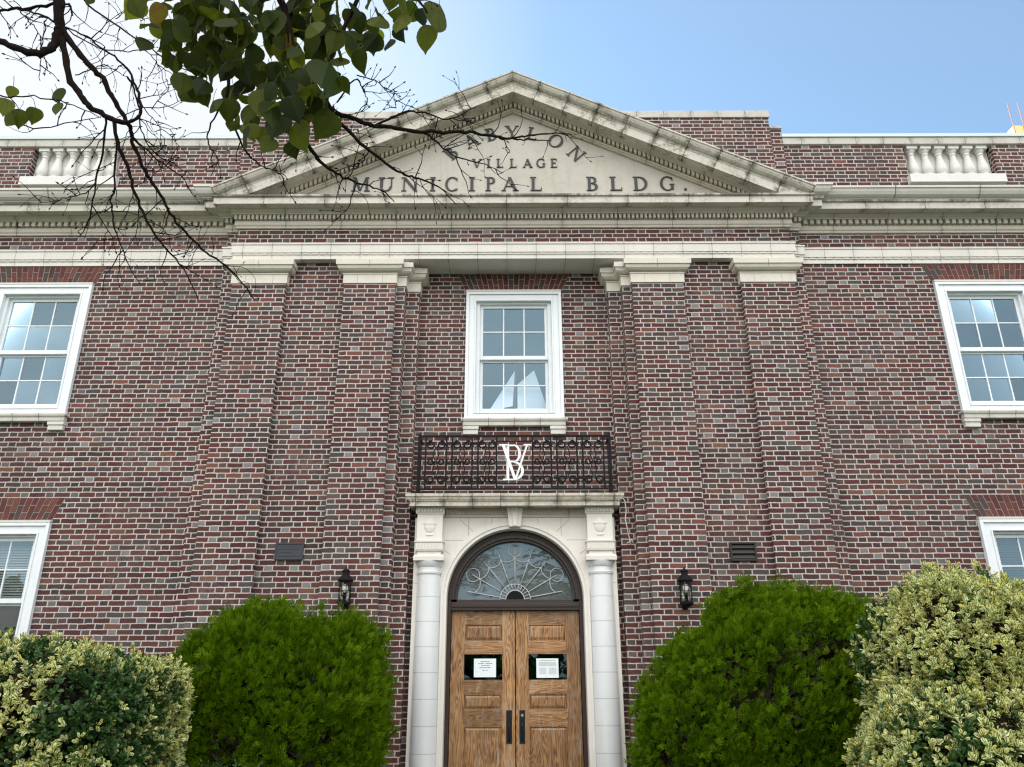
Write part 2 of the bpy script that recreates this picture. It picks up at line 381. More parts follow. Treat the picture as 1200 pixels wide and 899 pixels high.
def make_leaf(name, cols, trans=.3, rough=.45, margin=None, tcol=None, tipgain=0.):
    """leaf blade: tint picks the hue per leaf, optional cream margin by leaf uv, light passes through"""
    k = NM(name); at = k.n('ShaderNodeAttribute', attribute_name='tint'); f = at.outputs['Fac']
    c = k.ramp(f, cols)
    if tipgain:                                                       # fresh growth at the tip of each spray is paler
        uv = k.n('ShaderNodeUVMap', uv_map='leaf'); hs = k.n('ShaderNodeHueSaturation'); k.put(hs.inputs['Color'], c); k.put(hs.inputs['Value'], k.math('MULTIPLY_ADD', k.xyz(uv.outputs[0])[1], tipgain, .62)); c = hs.outputs[0]
    if margin:
        uv = k.n('ShaderNodeUVMap', uv_map='leaf'); u, v, _ = k.xyz(uv.outputs[0])
        a = k.math('ABSOLUTE', k.math('MULTIPLY_ADD', u, 2., -1.))
        m = k.step(k.math('ADD', a, k.math('MULTIPLY_ADD', k.noise(k.pos(), 60, 2), .5, -.25)), margin[0], margin[0] + .25)
        c = k.mix(m, c, k.ramp(k.math('FRACT', k.math('MULTIPLY', f, 7.3)), margin[1]))
    blot = k.noise(k.pos(), 28, 3, .6)
    if tcol: tcol = k.ramp(k.math('MULTIPLY', f, k.math('MULTIPLY_ADD', blot, .6, .62)), tcol)
    k.set(c, rough, spec=.2 if tcol else (.06 if tipgain else .35))
    tl = k.n('ShaderNodeBsdfTranslucent'); k.put(tl.inputs[0], tcol if tcol else c)
    mx = k.n('ShaderNodeMixShader'); mx.inputs[0].default_value = trans
    k.link(k.b.outputs[0], mx.inputs[1]); k.link(tl.outputs[0], mx.inputs[2]); k.link(mx.outputs[0], k.out.inputs[0])
    return k.mat
def make_island_brick():
    k = NM('arch_brick'); g = k.n('ShaderNodeNewGeometry'); P = k.pos()
    c = k.ramp(g.outputs['Random Per Island'], [(0, (.088, .027, .024)), (.3, (.115, .037, .030)), (.5, (.065, .024, .023)), (.7, (.135, .050, .036)), (.88, (.060, .044, .042))], True)
    c = k.mix(k.math('MULTIPLY', k.step(k.noise(P, 80, 3, .7), .5, .75), .4), c, (.22, .15, .13))
    k.bump(k.noise(P, 90, 3), .5, .004)
    return k.set(c, .85, spec=.3)
def make_emit(name, col, s):
    k = NM(name); e = k.n('ShaderNodeEmission'); e.inputs[0].default_value = col + (1,); e.inputs[1].default_value = s; k.link(e.outputs[0], k.out.inputs[0]); return k.mat

BRICK = make_brick(); ARCHBRICK = make_island_brick()
MORTAR = simple('mortar', (.34, .31, .285), .9, 0, .2, 30)
TC = make_stone('terracotta_band', (.70, .67, .62), .435, .1, .12, jdark=.6)
TCW = make_stone('terracotta_wing_band', (.70, .67, .62), .40, .2, .12, jdark=.6)
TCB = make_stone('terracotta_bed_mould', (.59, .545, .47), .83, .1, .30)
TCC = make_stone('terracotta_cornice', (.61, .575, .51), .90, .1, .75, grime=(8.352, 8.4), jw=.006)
TCG = make_stone('terracotta_gutter', (.63, .605, .555), 1.27, .62, .18, jw=.008)
TCR = make_stone('terracotta_raking_cornice', (.61, .575, .505), .50, .1, 1.25, rake=1, jw=.008)
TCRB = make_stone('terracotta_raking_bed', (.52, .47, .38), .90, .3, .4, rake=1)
TYMP = make_stone('tympanum_stone', (.475, .45, .39), 0, 0, .30, streak=.6)
CAP = make_stone('capital_terracotta', (.66, .62, .54), 0, 0, .2)
SURR = make_stone('surround_terracotta', (.74, .71, .65), 0, 0, .0, streak=.5)
COLM = make_stone('column_terracotta', (.71, .735, .735), 0, 0, 0, zjoints=(.305, .10), streak=.35, rough=.35)
CANO = make_stone('canopy_terracotta', (.60, .55, .46), .374, .187, .9, jw=.006)
SILL = make_stone('sill_terracotta', (.66, .64, .59), .365, .0, .25)
COPE = make_stone('coping_terracotta', (.52, .505, .46), .44, .2, .5)
BALU = make_stone('baluster_stone', (.68, .67, .64), 0, 0, .08)
WHITE = simple('white_paint', (.73, .77, .79), .4, 0, .10, 9)
OLDWHITE = simple('weathered_white_paint', (.60, .58, .53), .5, 0, .18, 25)
GLASS = make_glass('window_glass', .11)
GLASSL = make_glass('lower_window_glass', .12)
GLASSF = make_glass('leaded_glass', .07, (.3, .33, .36), .012, dirt=.5)
DARKPANE = make_glass('door_glass', .05, (.35, .37, .4))
FRAME = simple('dark_brown_frame', (.030, .017, .013), .35, 0, .25, 20)
OAKV = make_oak('oak_upright', 'z'); OAKH = make_oak('oak_rail', 'x')
IRON = simple('wrought_iron', (.007, .007, .008), .6, .0, .3, 40, spec=.15)
BRONZE = simple('bronze_plaque', (.040, .044, .052), .55, .3, .3, 30, bump=.002)
VENTM = simple('dark_vent_metal', (.030, .027, .025), .6, .3, .3, 30)
HANDLE = simple('dark_bronze_handle', (.022, .024, .030), .35, .7, .2, 30)
BRASS = simple('steel_lock', (.45, .45, .45), .3, .9, .1, 30)
LETTER = simple('dark_bronze_letters', (.035, .035, .036), .55, .3, .3, 30)
MONO = simple('white_enamel', (.80, .82, .83), .35, 0, .05, 10)
PAPER = simple('paper', (.78, .84, .86), .7, 0, .03, 10); INK = simple('ink', (.16, .17, .2), .8)
LEAD = simple('lead_came', (.46, .48, .48), .5, .0, .15, 30)
FLASH = simple('zinc_flashing', (.46, .52, .52), .45, .35, .08, 3)
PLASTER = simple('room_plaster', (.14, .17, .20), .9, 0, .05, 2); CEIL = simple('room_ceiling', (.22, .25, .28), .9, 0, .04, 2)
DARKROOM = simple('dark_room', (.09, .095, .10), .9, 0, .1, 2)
ROOF = simple('roof_membrane', (.12, .12, .12), .9, 0, .2, 2)
BLIND = simple('blind_slats', (.40, .38, .33), .6, 0, .06, 20); BLINDD = simple('grey_blind_slats', (.10, .11, .12), .6, 0, .06, 20)
SAILM = simple('sail_cloth', (.82, .86, .88), .8, 0, .04, 8)
MAST = simple('mast_wood', (.20, .11, .05), .5, 0, .2, 30)

# ------------------------------------------------------------------ setting
def structure(name, mb, mat, **k):
    o = mb.build(name, mat, None, **k); o['kind'] = 'structure'; return o
GRASS = simple('lawn_grass', (.045, .075, .022), .95, 0, .4, 14, bump=.02)
CONC = simple('concrete_path', (.36, .35, .33), .9, 0, .12, 6); ASPH = simple('asphalt', (.05, .05, .052), .9, 0, .2, 20)
SOIL = simple('bark_mulch', (.05, .032, .022), .95, 0, .4, 30, bump=.02)
g = MB(); g.face([(-600, -600, 0), (600, -600, 0), (600, 600, 0), (-600, 600, 0)]); structure('lawn', g, GRASS)
g = MB(); g.box(-1.3, 1.3, -7.6, 9.6, -.05, .02); structure('path', g, CONC)
g = MB(); g.box(-60, 60, -10, -7.6, -.05, .024); structure('pavement', g, CONC)
g = MB(); g.box(-60, 60, -10.15, -10, -.3, .03); structure('kerb', g, CONC)
g = MB(); g.box(-60, 60, -18.5, -10.15, -.3, .006); structure('road', g, ASPH)
g = MB(); g.box(-9.6, -1.45, 5.2, 10.18, -.05, .03); structure('planting_bed_soil', g, SOIL)
g = MB(); g.box(1.45, 9.6, 5.2, 10.18, -.05, .03); structure('planting_bed_soil', g, SOIL)

# ------------------------------------------------------------------ the municipal building
P0, P1, P2, PC, XE = 10.0, 10.10, 10.18, 10.45, 9.62
BLD = thing('municipal_building', 'red brick municipal building with lettered pediment and arched oak doors', 'building', (0, 10, 0))
def holes_wall(mb, x0, x1, z0, z1, y, holes, depth):
    """front face in plane y with rectangular openings [(hx0, hx1, hz0, hz1)] and their reveals"""
    xs = sorted({x0, x1, *[h[0] for h in holes], *[h[1] for h in holes]}); zs = sorted({z0, z1, *[h[2] for h in holes], *[h[3] for h in holes]})
    for i in range(len(xs) - 1):
        for j in range(len(zs) - 1):
            cx, cz = (xs[i] + xs[i + 1]) / 2, (zs[j] + zs[j + 1]) / 2
            if any(h[0] < cx < h[1] and h[2] < cz < h[3] for h in holes): continue
            mb.face([(xs[i], y, zs[j]), (xs[i + 1], y, zs[j]), (xs[i + 1], y, zs[j + 1]), (xs[i], y, zs[j + 1])])
    for a, b, c, d in holes:
        mb.face([(a, y, c), (a, y + depth, c), (a, y + depth, d), (a, y, d)]); mb.face([(b, y, c), (b, y, d), (b, y + depth, d), (b, y + depth, c)])
        mb.face([(a, y, d), (a, y + depth, d), (b, y + depth, d), (b, y, d)]); mb.face([(a, y, c), (b, y, c), (b, y + depth, c), (a, y + depth, c)])
WX = 6.955
UPH, LOH = (.66, 5.12, 7.13), (.77, 1.6, 3.6)
w = MB()
for s in (-1, 1):
    a, b = sorted((s * 4.31, s * XE))
    holes_wall(w, a, b, 0, 8.5, P2, [(s * WX - UPH[0], s * WX + UPH[0], UPH[1], UPH[2]), (s * WX - LOH[0], s * WX + LOH[0], LOH[1], LOH[2])], .34)
    a, b = sorted((s * 4.12, s * 4.31)); w.box(a, b, P1, P1 + .2, 0, 7.70)
    a, b = sorted((s * 2.47, s * 3.345)); w.box(a, b, P1, P1 + .3, 0, 7.60)
    w.box(s * XE, s * (XE - .3), P2 + .001, 22, 0, 8.5)
holes_wall(w, -1.62, 1.62, 0, 7.60, PC, [(-.66, .66, 5.12, 7.13), (-1.2, 1.2, 0, 3.6)], .30)
w.box(-XE + .3, XE - .3, 21.7, 22, 0, 8.5)
w.build('brick_wall', BRICK, BLD)
f = MB(); f.sweep([(0, 7.70), (0, 8.1), (-.25, 8.1), (-.25, 7.70)], [(-4.31, P2 + .02), (-4.31, P1), (-4.14, P1), (-4.14, P0), (4.14, P0), (4.14, P1), (4.31, P1), (4.31, P2 + .02)])
f.build('brick_frieze', BRICK, BLD)

# pilasters with terracotta capitals
CAPP = [(0.0, 7.062), (.018, 7.064), (.018, 7.205), (.030, 7.209), (.030, 7.224), (.004, 7.226), (.004, 7.242), (.040, 7.244), (.062, 7.252), (.088, 7.276), (.100, 7.316), (.100, 7.322), (.118, 7.324), (.120, 7.404), (.05, 7.407), (.05, 7.461), (-.06, 7.461), (-.06, 7.062)]
JOINT = simple('mortar_joint', (.20, .17, .14), .9)
def capjoint(m, a, b):
    m.cur = 1; c = (a + b) / 2
    m.box(c - .003, c + .003, P0 - .1215, P0 - .05, 7.326, 7.402); m.box(c - .003, c + .003, P0 - .1015, P0 - .05, 7.29, 7.32)
    for x in (a + .19, b - .19): m.box(x - .0025, x + .0025, P0 - .0195, P0, 7.066, 7.204)
    m.cur = 0
for s in (-1, 1):
    m = MB(); a, b = sorted((s * 3.335, s * 4.12)); m.box(a, b, P0, P0 + .3, 0, 7.07); p = m.build('pilaster', BRICK, BLD)
    m = MB(); m.sweep(CAPP, [(a, P1 + .05), (a, P0), (b, P0), (b, P1 + .05)]); capjoint(m, a, b); m.build('capital', [CAP, JOINT], p, bevel=.003)
    m = MB(); a, b = sorted((s * 1.73, s * 2.48)); m.box(a, b, P0, P0 + .3, 0, 7.07)
    a, b = sorted((s * 1.60, s * 1.76)); m.box(a, b, P1 + .001, P1 + .35, 0, 7.07)
    a, b = sorted((s * 1.41, s * 1.63)); m.box(a, b, P1 + .18, P1 + .5, 0, 7.07); p = m.build('pilaster', BRICK, BLD)
    path = [(-2.48, P1 + .05), (-2.48, P0), (-1.73, P0), (-1.73, P1), (-1.60, P1), (-1.60, P1 + .18), (-1.41, P1 + .18), (-1.41, PC + .03)]
    if s > 0: path = [(-x, y) for x, y in path][::-1]
    m = MB(); m.sweep(CAPP, path); capjoint(m, *sorted((s * 1.73, s * 2.48))); m.build('capital', [CAP, JOINT], p, bevel=.003)

# architrave band, cornice
FULL = [(-XE, P2), (-4.31, P2), (-4.31, P1), (-4.14, P1), (-4.14, P0), (4.14, P0), (4.14, P1), (4.31, P1), (4.31, P2), (XE, P2)]
m = MB(); m.sweep([(.02, 7.462), (.02, 7.528), (.028, 7.531), (.028, 7.556), (.045, 7.562), (.045, 7.688), (.058, 7.692), (.058, 7.714), (-.13, 7.722), (-.13, 7.462)], FULL)
m.box(-1.75, 1.75, P0 - .01, PC + .1, 7.4635, 7.60)
def along(path, d, pitch, width, dd, z0, z1, mb, skip=0.):
    """small blocks spaced along the outward face of a stepped plan path (runs along x only)"""
    for (xa, ya), (xb, yb) in zip(path[:-1], path[1:]):
        if abs(ya - yb) > 1e-6: continue
        e0 = -d if False else 0
        L = xb - xa; n = max(1, int(round(L / pitch))); st = L / n
        for i in range(n):
            c = xa + (i + .5) * st; mb.box(c - width / 2, c + width / 2, ya - d - dd, ya - d + .004, z0, z1)
along(FULL, .028, .125, .098, .008, 7.533, 7.554, m)
m.build('architrave_band', TC, BLD)
BED = [(.018, 7.985), (.03, 7.99), (.034, 8.015), (.05, 8.03), (.056, 8.05), (.05, 8.055), (.05, 8.104), (.020, 8.108), (.020, 8.18), (.105, 8.184), (.112, 8.20), (.135, 8.212), (.165, 8.238), (.17, 8.252), (-.05, 8.252), (-.05, 7.985)]
m = MB(); m.sweep(BED, FULL)
def dent(path, pitch, wd):
    along(path, .020, pitch, wd, .082, 8.110, 8.178, m)
dent([(-4.2, P0), (4.2, P0)], .064, .036)
for s in (-1, 1):
    a, b = sorted((s * 4.40, s * XE)); dent([(a, P2), (b, P2)], .098, .056)
    a, b = sorted((s * 4.235, s * 4.37)); dent([(a, P1), (b, P1)], .064, .040)
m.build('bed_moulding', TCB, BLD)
COR = [(.0, 8.2525), (.285, 8.2525), (.287, 8.240), (.305, 8.238), (.307, 8.338), (.318, 8.344), (.335, 8.352), (.338, 8.378), (.0, 8.43), (-.05, 8.43), (-.05, 8.2525)]
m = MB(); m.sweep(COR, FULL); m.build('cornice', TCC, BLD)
GUT = [(.10, 8.381), (.338, 8.381), (.343, 8.392), (.365, 8.40), (.40, 8.425), (.425, 8.47), (.436, 8.51), (.452, 8.514), (.454, 8.548), (.10, 8.56)]
for s in (-1, 1):
    path = [(-XE, P2), (-4.31, P2), (-4.31, P1), (-4.16, P1)]
    if s > 0: path = [(-x, y) for x, y in path][::-1]
    m = MB(); m.sweep(GUT, path); m.build('gutter', TCG, BLD)

# pediment
SL = .48
m = MB(); m.prism([(-4.1, 8.36), (4.1, 8.36), (4.1, 8.42), (0, 10.40), (-4.1, 8.42)], P0 + .03, P0 + .55); PED = m.build('pediment', TYMP, BLD)
def rake(mb, prof, xe=4.05):
    """profile [(d, z at the apex)] run down both slopes and returned along the sides"""
    k = len(prof)
    for s in (-1, 1):
        st = [[(0, P0 - d, z) for d, z in prof], [(s * (xe + d), P0 - d, z - SL * (xe + d)) for d, z in prof], [(s * (xe + d), P1 + .02, z - SL * (xe + d)) for d, z in prof]]
        fs = []
        for i in range(2):
            for j in range(k): fs.append((i * k + j, i * k + (j + 1) % k, (i + 1) * k + (j + 1) % k, (i + 1) * k + j))
        fs.append(tuple(2 * k + j for j in range(k)))
        mb.raw([p for a in st for p in a], fs)
m = MB(); rake(m, [(.312, 10.474), (.320, 10.486), (.345, 10.492), (.375, 10.515), (.398, 10.555), (.404, 10.582), (.420, 10.586), (.422, 10.612), (-.4, 10.66), (-.4, 10.474)])
rake(m, [(.0, 10.302), (.287, 10.302), (.289, 10.300), (.305, 10.298), (.307, 10.448), (.315, 10.455), (.312, 10.473), (-.1, 10.473)])
m.build('raking_cornice', TCR, PED, clip=8.372)
m = MB(); rake(m, [(-.05, 10.145), (.012, 10.145), (.02, 10.158), (.045, 10.168), (.05, 10.19), (.015, 10.194), (.015, 10.268), (.105, 10.272), (.115, 10.285), (.165, 10.299), (.17, 10.3015), (-.05, 10.3015)])
nd = 62
for s in (-1, 1):
    for i in range(nd):
        x = s * (.036 + i * .0665); z = 10.231 - SL * abs(x); hw = .0205
        q = [(x - hw, z - .033 - SL * (abs(x - hw) - abs(x))), (x + hw, z - .033 - SL * (abs(x + hw) - abs(x))), (x + hw, z + .035 - SL * (abs(x + hw) - abs(x))), (x - hw, z + .035 - SL * (abs(x - hw) - abs(x)))]
        if q[0][1] > 8.3: m.prism(q, P0 - .102, P0 - .012)
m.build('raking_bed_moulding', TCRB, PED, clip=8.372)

# incised-looking bronze letters on the tympanum
T_, N_ = .165, .07
class Glyphs:
    def __init__(s): s.mb = MB(); s.k = 0
    def piece(s, poly):
        s.k = (s.k + 1) % 9; s.mb.prism([s.tf(p) for p in poly], s.y - s.d - s.k * .0003, s.y)
    def bar(s, x0, z0, x1, z1, w):
        """stroke whose width is measured horizontally"""
        s.piece([(x0 - w / 2, z0), (x0 + w / 2, z0), (x1 + w / 2, z1), (x1 - w / 2, z1)])
    def hbar(s, x0, x1, z, t): s.piece([(x0, z - t / 2), (x1, z - t / 2), (x1, z + t / 2), (x0, z + t / 2)])
    def serif(s, x, z, w): s.hbar(x - w / 2, x + w / 2, z + (.022 if z < .5 else -.022), .044)
    def arc(s, cx, cz, rx, rz, a0, a1, tx, tz, n=18):
        for i in range(n):
            p, q = R(a0 + (a1 - a0) * i / n), R(a0 + (a1 - a0) * (i + 1) / n)
            o = lambda a: (cx + rx * math.cos(a), cz + rz * math.sin(a)); r = lambda a: (cx + (rx - tx) * math.cos(a), cz + (rz - tz) * math.sin(a))
            s.k = 4; s.mb.prism([s.tf(v) for v in (r(p), o(p), o(q), r(q))], s.y - s.d - .0012, s.y)
    def letter(s, ch, w=None):
        t, n = T_, N_
        if ch == 'I': s.bar(.18, 0, .18, 1, t); s.serif(.18, 0, .34); s.serif(.18, 1, .34)
        elif ch == 'L': s.bar(.18, 0, .18, 1, t); s.serif(.18, 1, .34); s.hbar(.02, .66, .03, .06); s.bar(.64, .03, .66, .22, .05)
        elif ch == 'E': s.bar(.18, 0, .18, 1, t); s.hbar(.02, .66, .03, .06); s.hbar(.02, .64, .97, .06); s.hbar(.2, .50, .52, .055); s.bar(.64, .03, .66, .2, .05); s.bar(.62, .8, .62, .97, .05); s.bar(.5, .42, .5, .62, .045)
        elif ch in 'BPD':
            s.bar(.18, 0, .18, 1, t); s.serif(.12, 0, .22); s.serif(.12, 1, .22)
            if ch == 'D': s.hbar(.2, .36, .03, .06); s.hbar(.2, .36, .97, .06); s.arc(.34, .5, .50, .5, -90, 90, t, .06)
            else:
                s.hbar(.2, .36, .97, .06); s.arc(.34, .755, .27, .245, -90, 90, t * .9, .055); s.hbar(.2, .36, .538, .055)
                if ch == 'B': s.hbar(.2, .36, .03, .06); s.arc(.34, .28, .34, .28, -90, 90, t, .06)
                else: s.serif(.18, 0, .36)
        elif ch == 'A': s.bar(.07, 0, .42, .98, n); s.bar(.78, 0, .42, .98, t * 1.05); s.hbar(.2, .66, .33, .055); s.serif(.08, 0, .26); s.serif(.78, 0, .34)
        elif ch == 'V': s.bar(.42, .02, .08, 1, t * 1.05); s.bar(.42, .02, .76, 1, n); s.serif(.08, 1, .34); s.serif(.76, 1, .26)
        elif ch == 'Y': s.bar(.40, 0, .40, .48, t); s.bar(.40, .45, .08, 1, t); s.bar(.42, .45, .74, 1, n); s.serif(.40, 0, .36); s.serif(.08, 1, .34); s.serif(.74, 1, .28)
        elif ch == 'N': s.bar(.12, 0, .12, 1, n); s.bar(.80, 0, .80, 1, n); s.bar(.80, 0, .12, 1, t * 1.1); s.serif(.12, 0, .28); s.serif(.08, 1, .26); s.serif(.80, 1, .28)
        elif ch == 'M': s.bar(.10, 0, .16, 1, n); s.bar(.50, .04, .16, 1, t); s.bar(.50, .04, .84, 1, n); s.bar(.92, 0, .86, 1, t); s.serif(.10, 0, .26); s.serif(.92, 0, .34); s.serif(.10, 1, .2); s.serif(.9, 1, .22)
        elif ch == 'U': s.bar(.16, .34, .16, 1, t); s.bar(.72, .34, .72, 1, n); s.arc(.415, .35, .3375, .36, 180, 360, .13, .07); s.serif(.16, 1, .36); s.serif(.72, 1, .28)
        elif ch == 'O': s.arc(.5, .5, .49, .52, 0, 360, t, .06, 36)
        elif ch == 'C': s.arc(.5, .5, .47, .52, 48, 312, t, .06, 28); s.bar(.81, .72, .81, .95, .05); s.bar(.81, .05, .83, .2, .05)
        elif ch == 'G': s.arc(.5, .5, .47, .52, 48, 306, t, .06, 28); s.bar(.81, .72, .81, .95, .05); s.bar(.80, .06, .80, .44, t * .9); s.serif(.80, .44, .0); s.hbar(.64, .94, .44, .05)
        elif ch == '.': s.bar(.1, 0, .1, .14, .15)
W_ = dict(I=.36, L=.68, E=.68, B=.7, P=.66, D=.86, A=.86, V=.84, Y=.82, N=.92, M=1.02, U=.84, O=1., C=.9, G=.94)
W_['.'] = .2
gl = Glyphs(); gl.y = P0 + .0305; gl.d = .016
def put(ch, xl, xr, zb, h, rot=0):
    wd = W_[ch]; sx = (xr - xl) / wd
    gl.mb = MB(); gl.tf = lambda p: (xl + p[0] * sx, zb + p[1] * h); gl.letter(ch); gl.mb.build('letter', LETTER, PED)
for ch, a, b in zip('MUNICIPALBLDG.', *zip(*[(-2.49, -2.23), (-2.08, -1.85), (-1.72, -1.47), (-1.29, -1.20), (-1.06, -.85), (-.69, -.59), (-.43, -.27), (-.17, .06), (.26, .44), (1.13, 1.31), (1.49, 1.68), (1.85, 2.08), (2.26, 2.49), (2.63, 2.68)])):
    put(ch, a, b, 8.675, .25)
for ch, c in zip('VILLAGE', (-.565, -.385, -.21, .0, .225, .43, .635)):
    wd = W_[ch] * .155; put(ch, c - wd / 2, c + wd / 2, 9.105, .16)
for ch, an in zip('BABYLON', (44.5, 28.5, 14.6, .6, -12.6, -29.0, -45.5)):
    h = .235; wd = W_[ch] * h; a = R(an); ct = Vector((-math.sin(a), math.cos(a))); rt = Vector((math.cos(a), math.sin(a))); o = Vector((.0, 8.385))
    gl.tf = lambda p, ct=ct, rt=rt, o=o, wd=wd, h=h: tuple(o + ct * (1.395 + (p[1] - .5) * h) + rt * (p[0] * h - wd / 2))
    gl.mb = MB(); gl.letter(ch); gl.mb.build('letter', LETTER, PED)

# attic block behind the pediment, parapets with baluster panels
m = MB(); m.box(-4.13, 4.13, P0 + .12, 10.7, 8.45, 10.125)
for s in (-1, 1):
    a, b = sorted((s * 4.12, s * 4.33)); m.box(a, b, P0 + .165, 10.7, 8.45, 9.945)
att = m.build('attic_block', BRICK, BLD)
m = MB(); m.box(-4.15, 4.15, P0 + .098, 10.72, 10.125, 10.257)
for s in (-1, 1):
    a, b = sorted((s * 4.152, s * 4.345)); m.box(a, b, P0 + .148, 10.72, 9.945, 9.985)
m.build('coping', COPE, att, bevel=.006)
PP = 10.215
for s in (-1, 1):
    a, b = sorted((s * 4.30, s * XE)); h0, h1 = s * 6.98 - .715, s * 6.98 + .715
    m = MB(); holes_wall(m, a, b, 8.45, 9.662, PP, [(h0, h1, 8.95, 9.6615)], .17); m.box(a, b, PP + .171, 10.6, 8.45, 9.66)
    par = m.build('parapet', BRICK, BLD)
    m = MB(); m.box(a, b, PP - .025, 10.62, 9.662, 9.79); m.build('coping', COPE, par, bevel=.006)
    m = MB(); m.box(a, b, PP - .045, 10.64, 9.791, 9.856); m.build('roof_flashing', FLASH, par, bevel=.006)
    bp = part_empty('baluster_panel', BLD, (s * 6.98, .3, 0))
    m = MB(); m.box(h0 + .002, h1 - .002, PP + .14, PP + .169, 8.96, 9.66); m.build('back_panel', BALU, bp)
    m = MB(); m.box(s * 6.98 - .755, s * 6.98 + .755, PP - .10, PP + .10, 8.885, 9.04); m.build('base_ledge', BALU, bp, bevel=.008)
    for i in range(6):
        cx = s * 6.98 + (i - 2.5) * .224; cy = PP + .095
        m = MB(); m.lathe(cx, cy, [(.072, 9.10), (.078, 9.115), (.078, 9.135), (.06, 9.15), (.062, 9.16), (.082, 9.20), (.086, 9.24), (.078, 9.30), (.06, 9.38), (.047, 9.46), (.044, 9.50), (.052, 9.505), (.056, 9.52), (.05, 9.535), (.046, 9.54), (.062, 9.565), (.072, 9.585), (.072, 9.60)], 16)
        m.box(cx - .083, cx + .083, cy - .083, cy + .083, 9.04, 9.10); m.box(cx - .083, cx + .083, cy - .083, cy + .083, 9.60, 9.655)
        m.build('baluster', BALU, bp, smooth=2)
m = MB(); m.box(-XE + .3, XE - .3, 10.6, 21.7, 8.45, 8.55); m.build('roof', ROOF, BLD)

# rooms behind the glass
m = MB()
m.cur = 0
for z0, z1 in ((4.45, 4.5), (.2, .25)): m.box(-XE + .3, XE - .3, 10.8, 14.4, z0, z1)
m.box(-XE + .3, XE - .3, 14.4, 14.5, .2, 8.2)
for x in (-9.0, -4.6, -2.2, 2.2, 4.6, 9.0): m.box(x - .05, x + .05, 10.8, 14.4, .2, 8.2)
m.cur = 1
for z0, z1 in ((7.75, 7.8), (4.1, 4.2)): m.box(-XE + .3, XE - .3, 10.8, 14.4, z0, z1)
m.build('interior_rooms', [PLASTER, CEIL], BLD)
m = MB(); m.box(-2.1, 2.1, 11.9, 11.95, 0, 4.1); m.build('interior_lobby', DARKROOM, BLD)

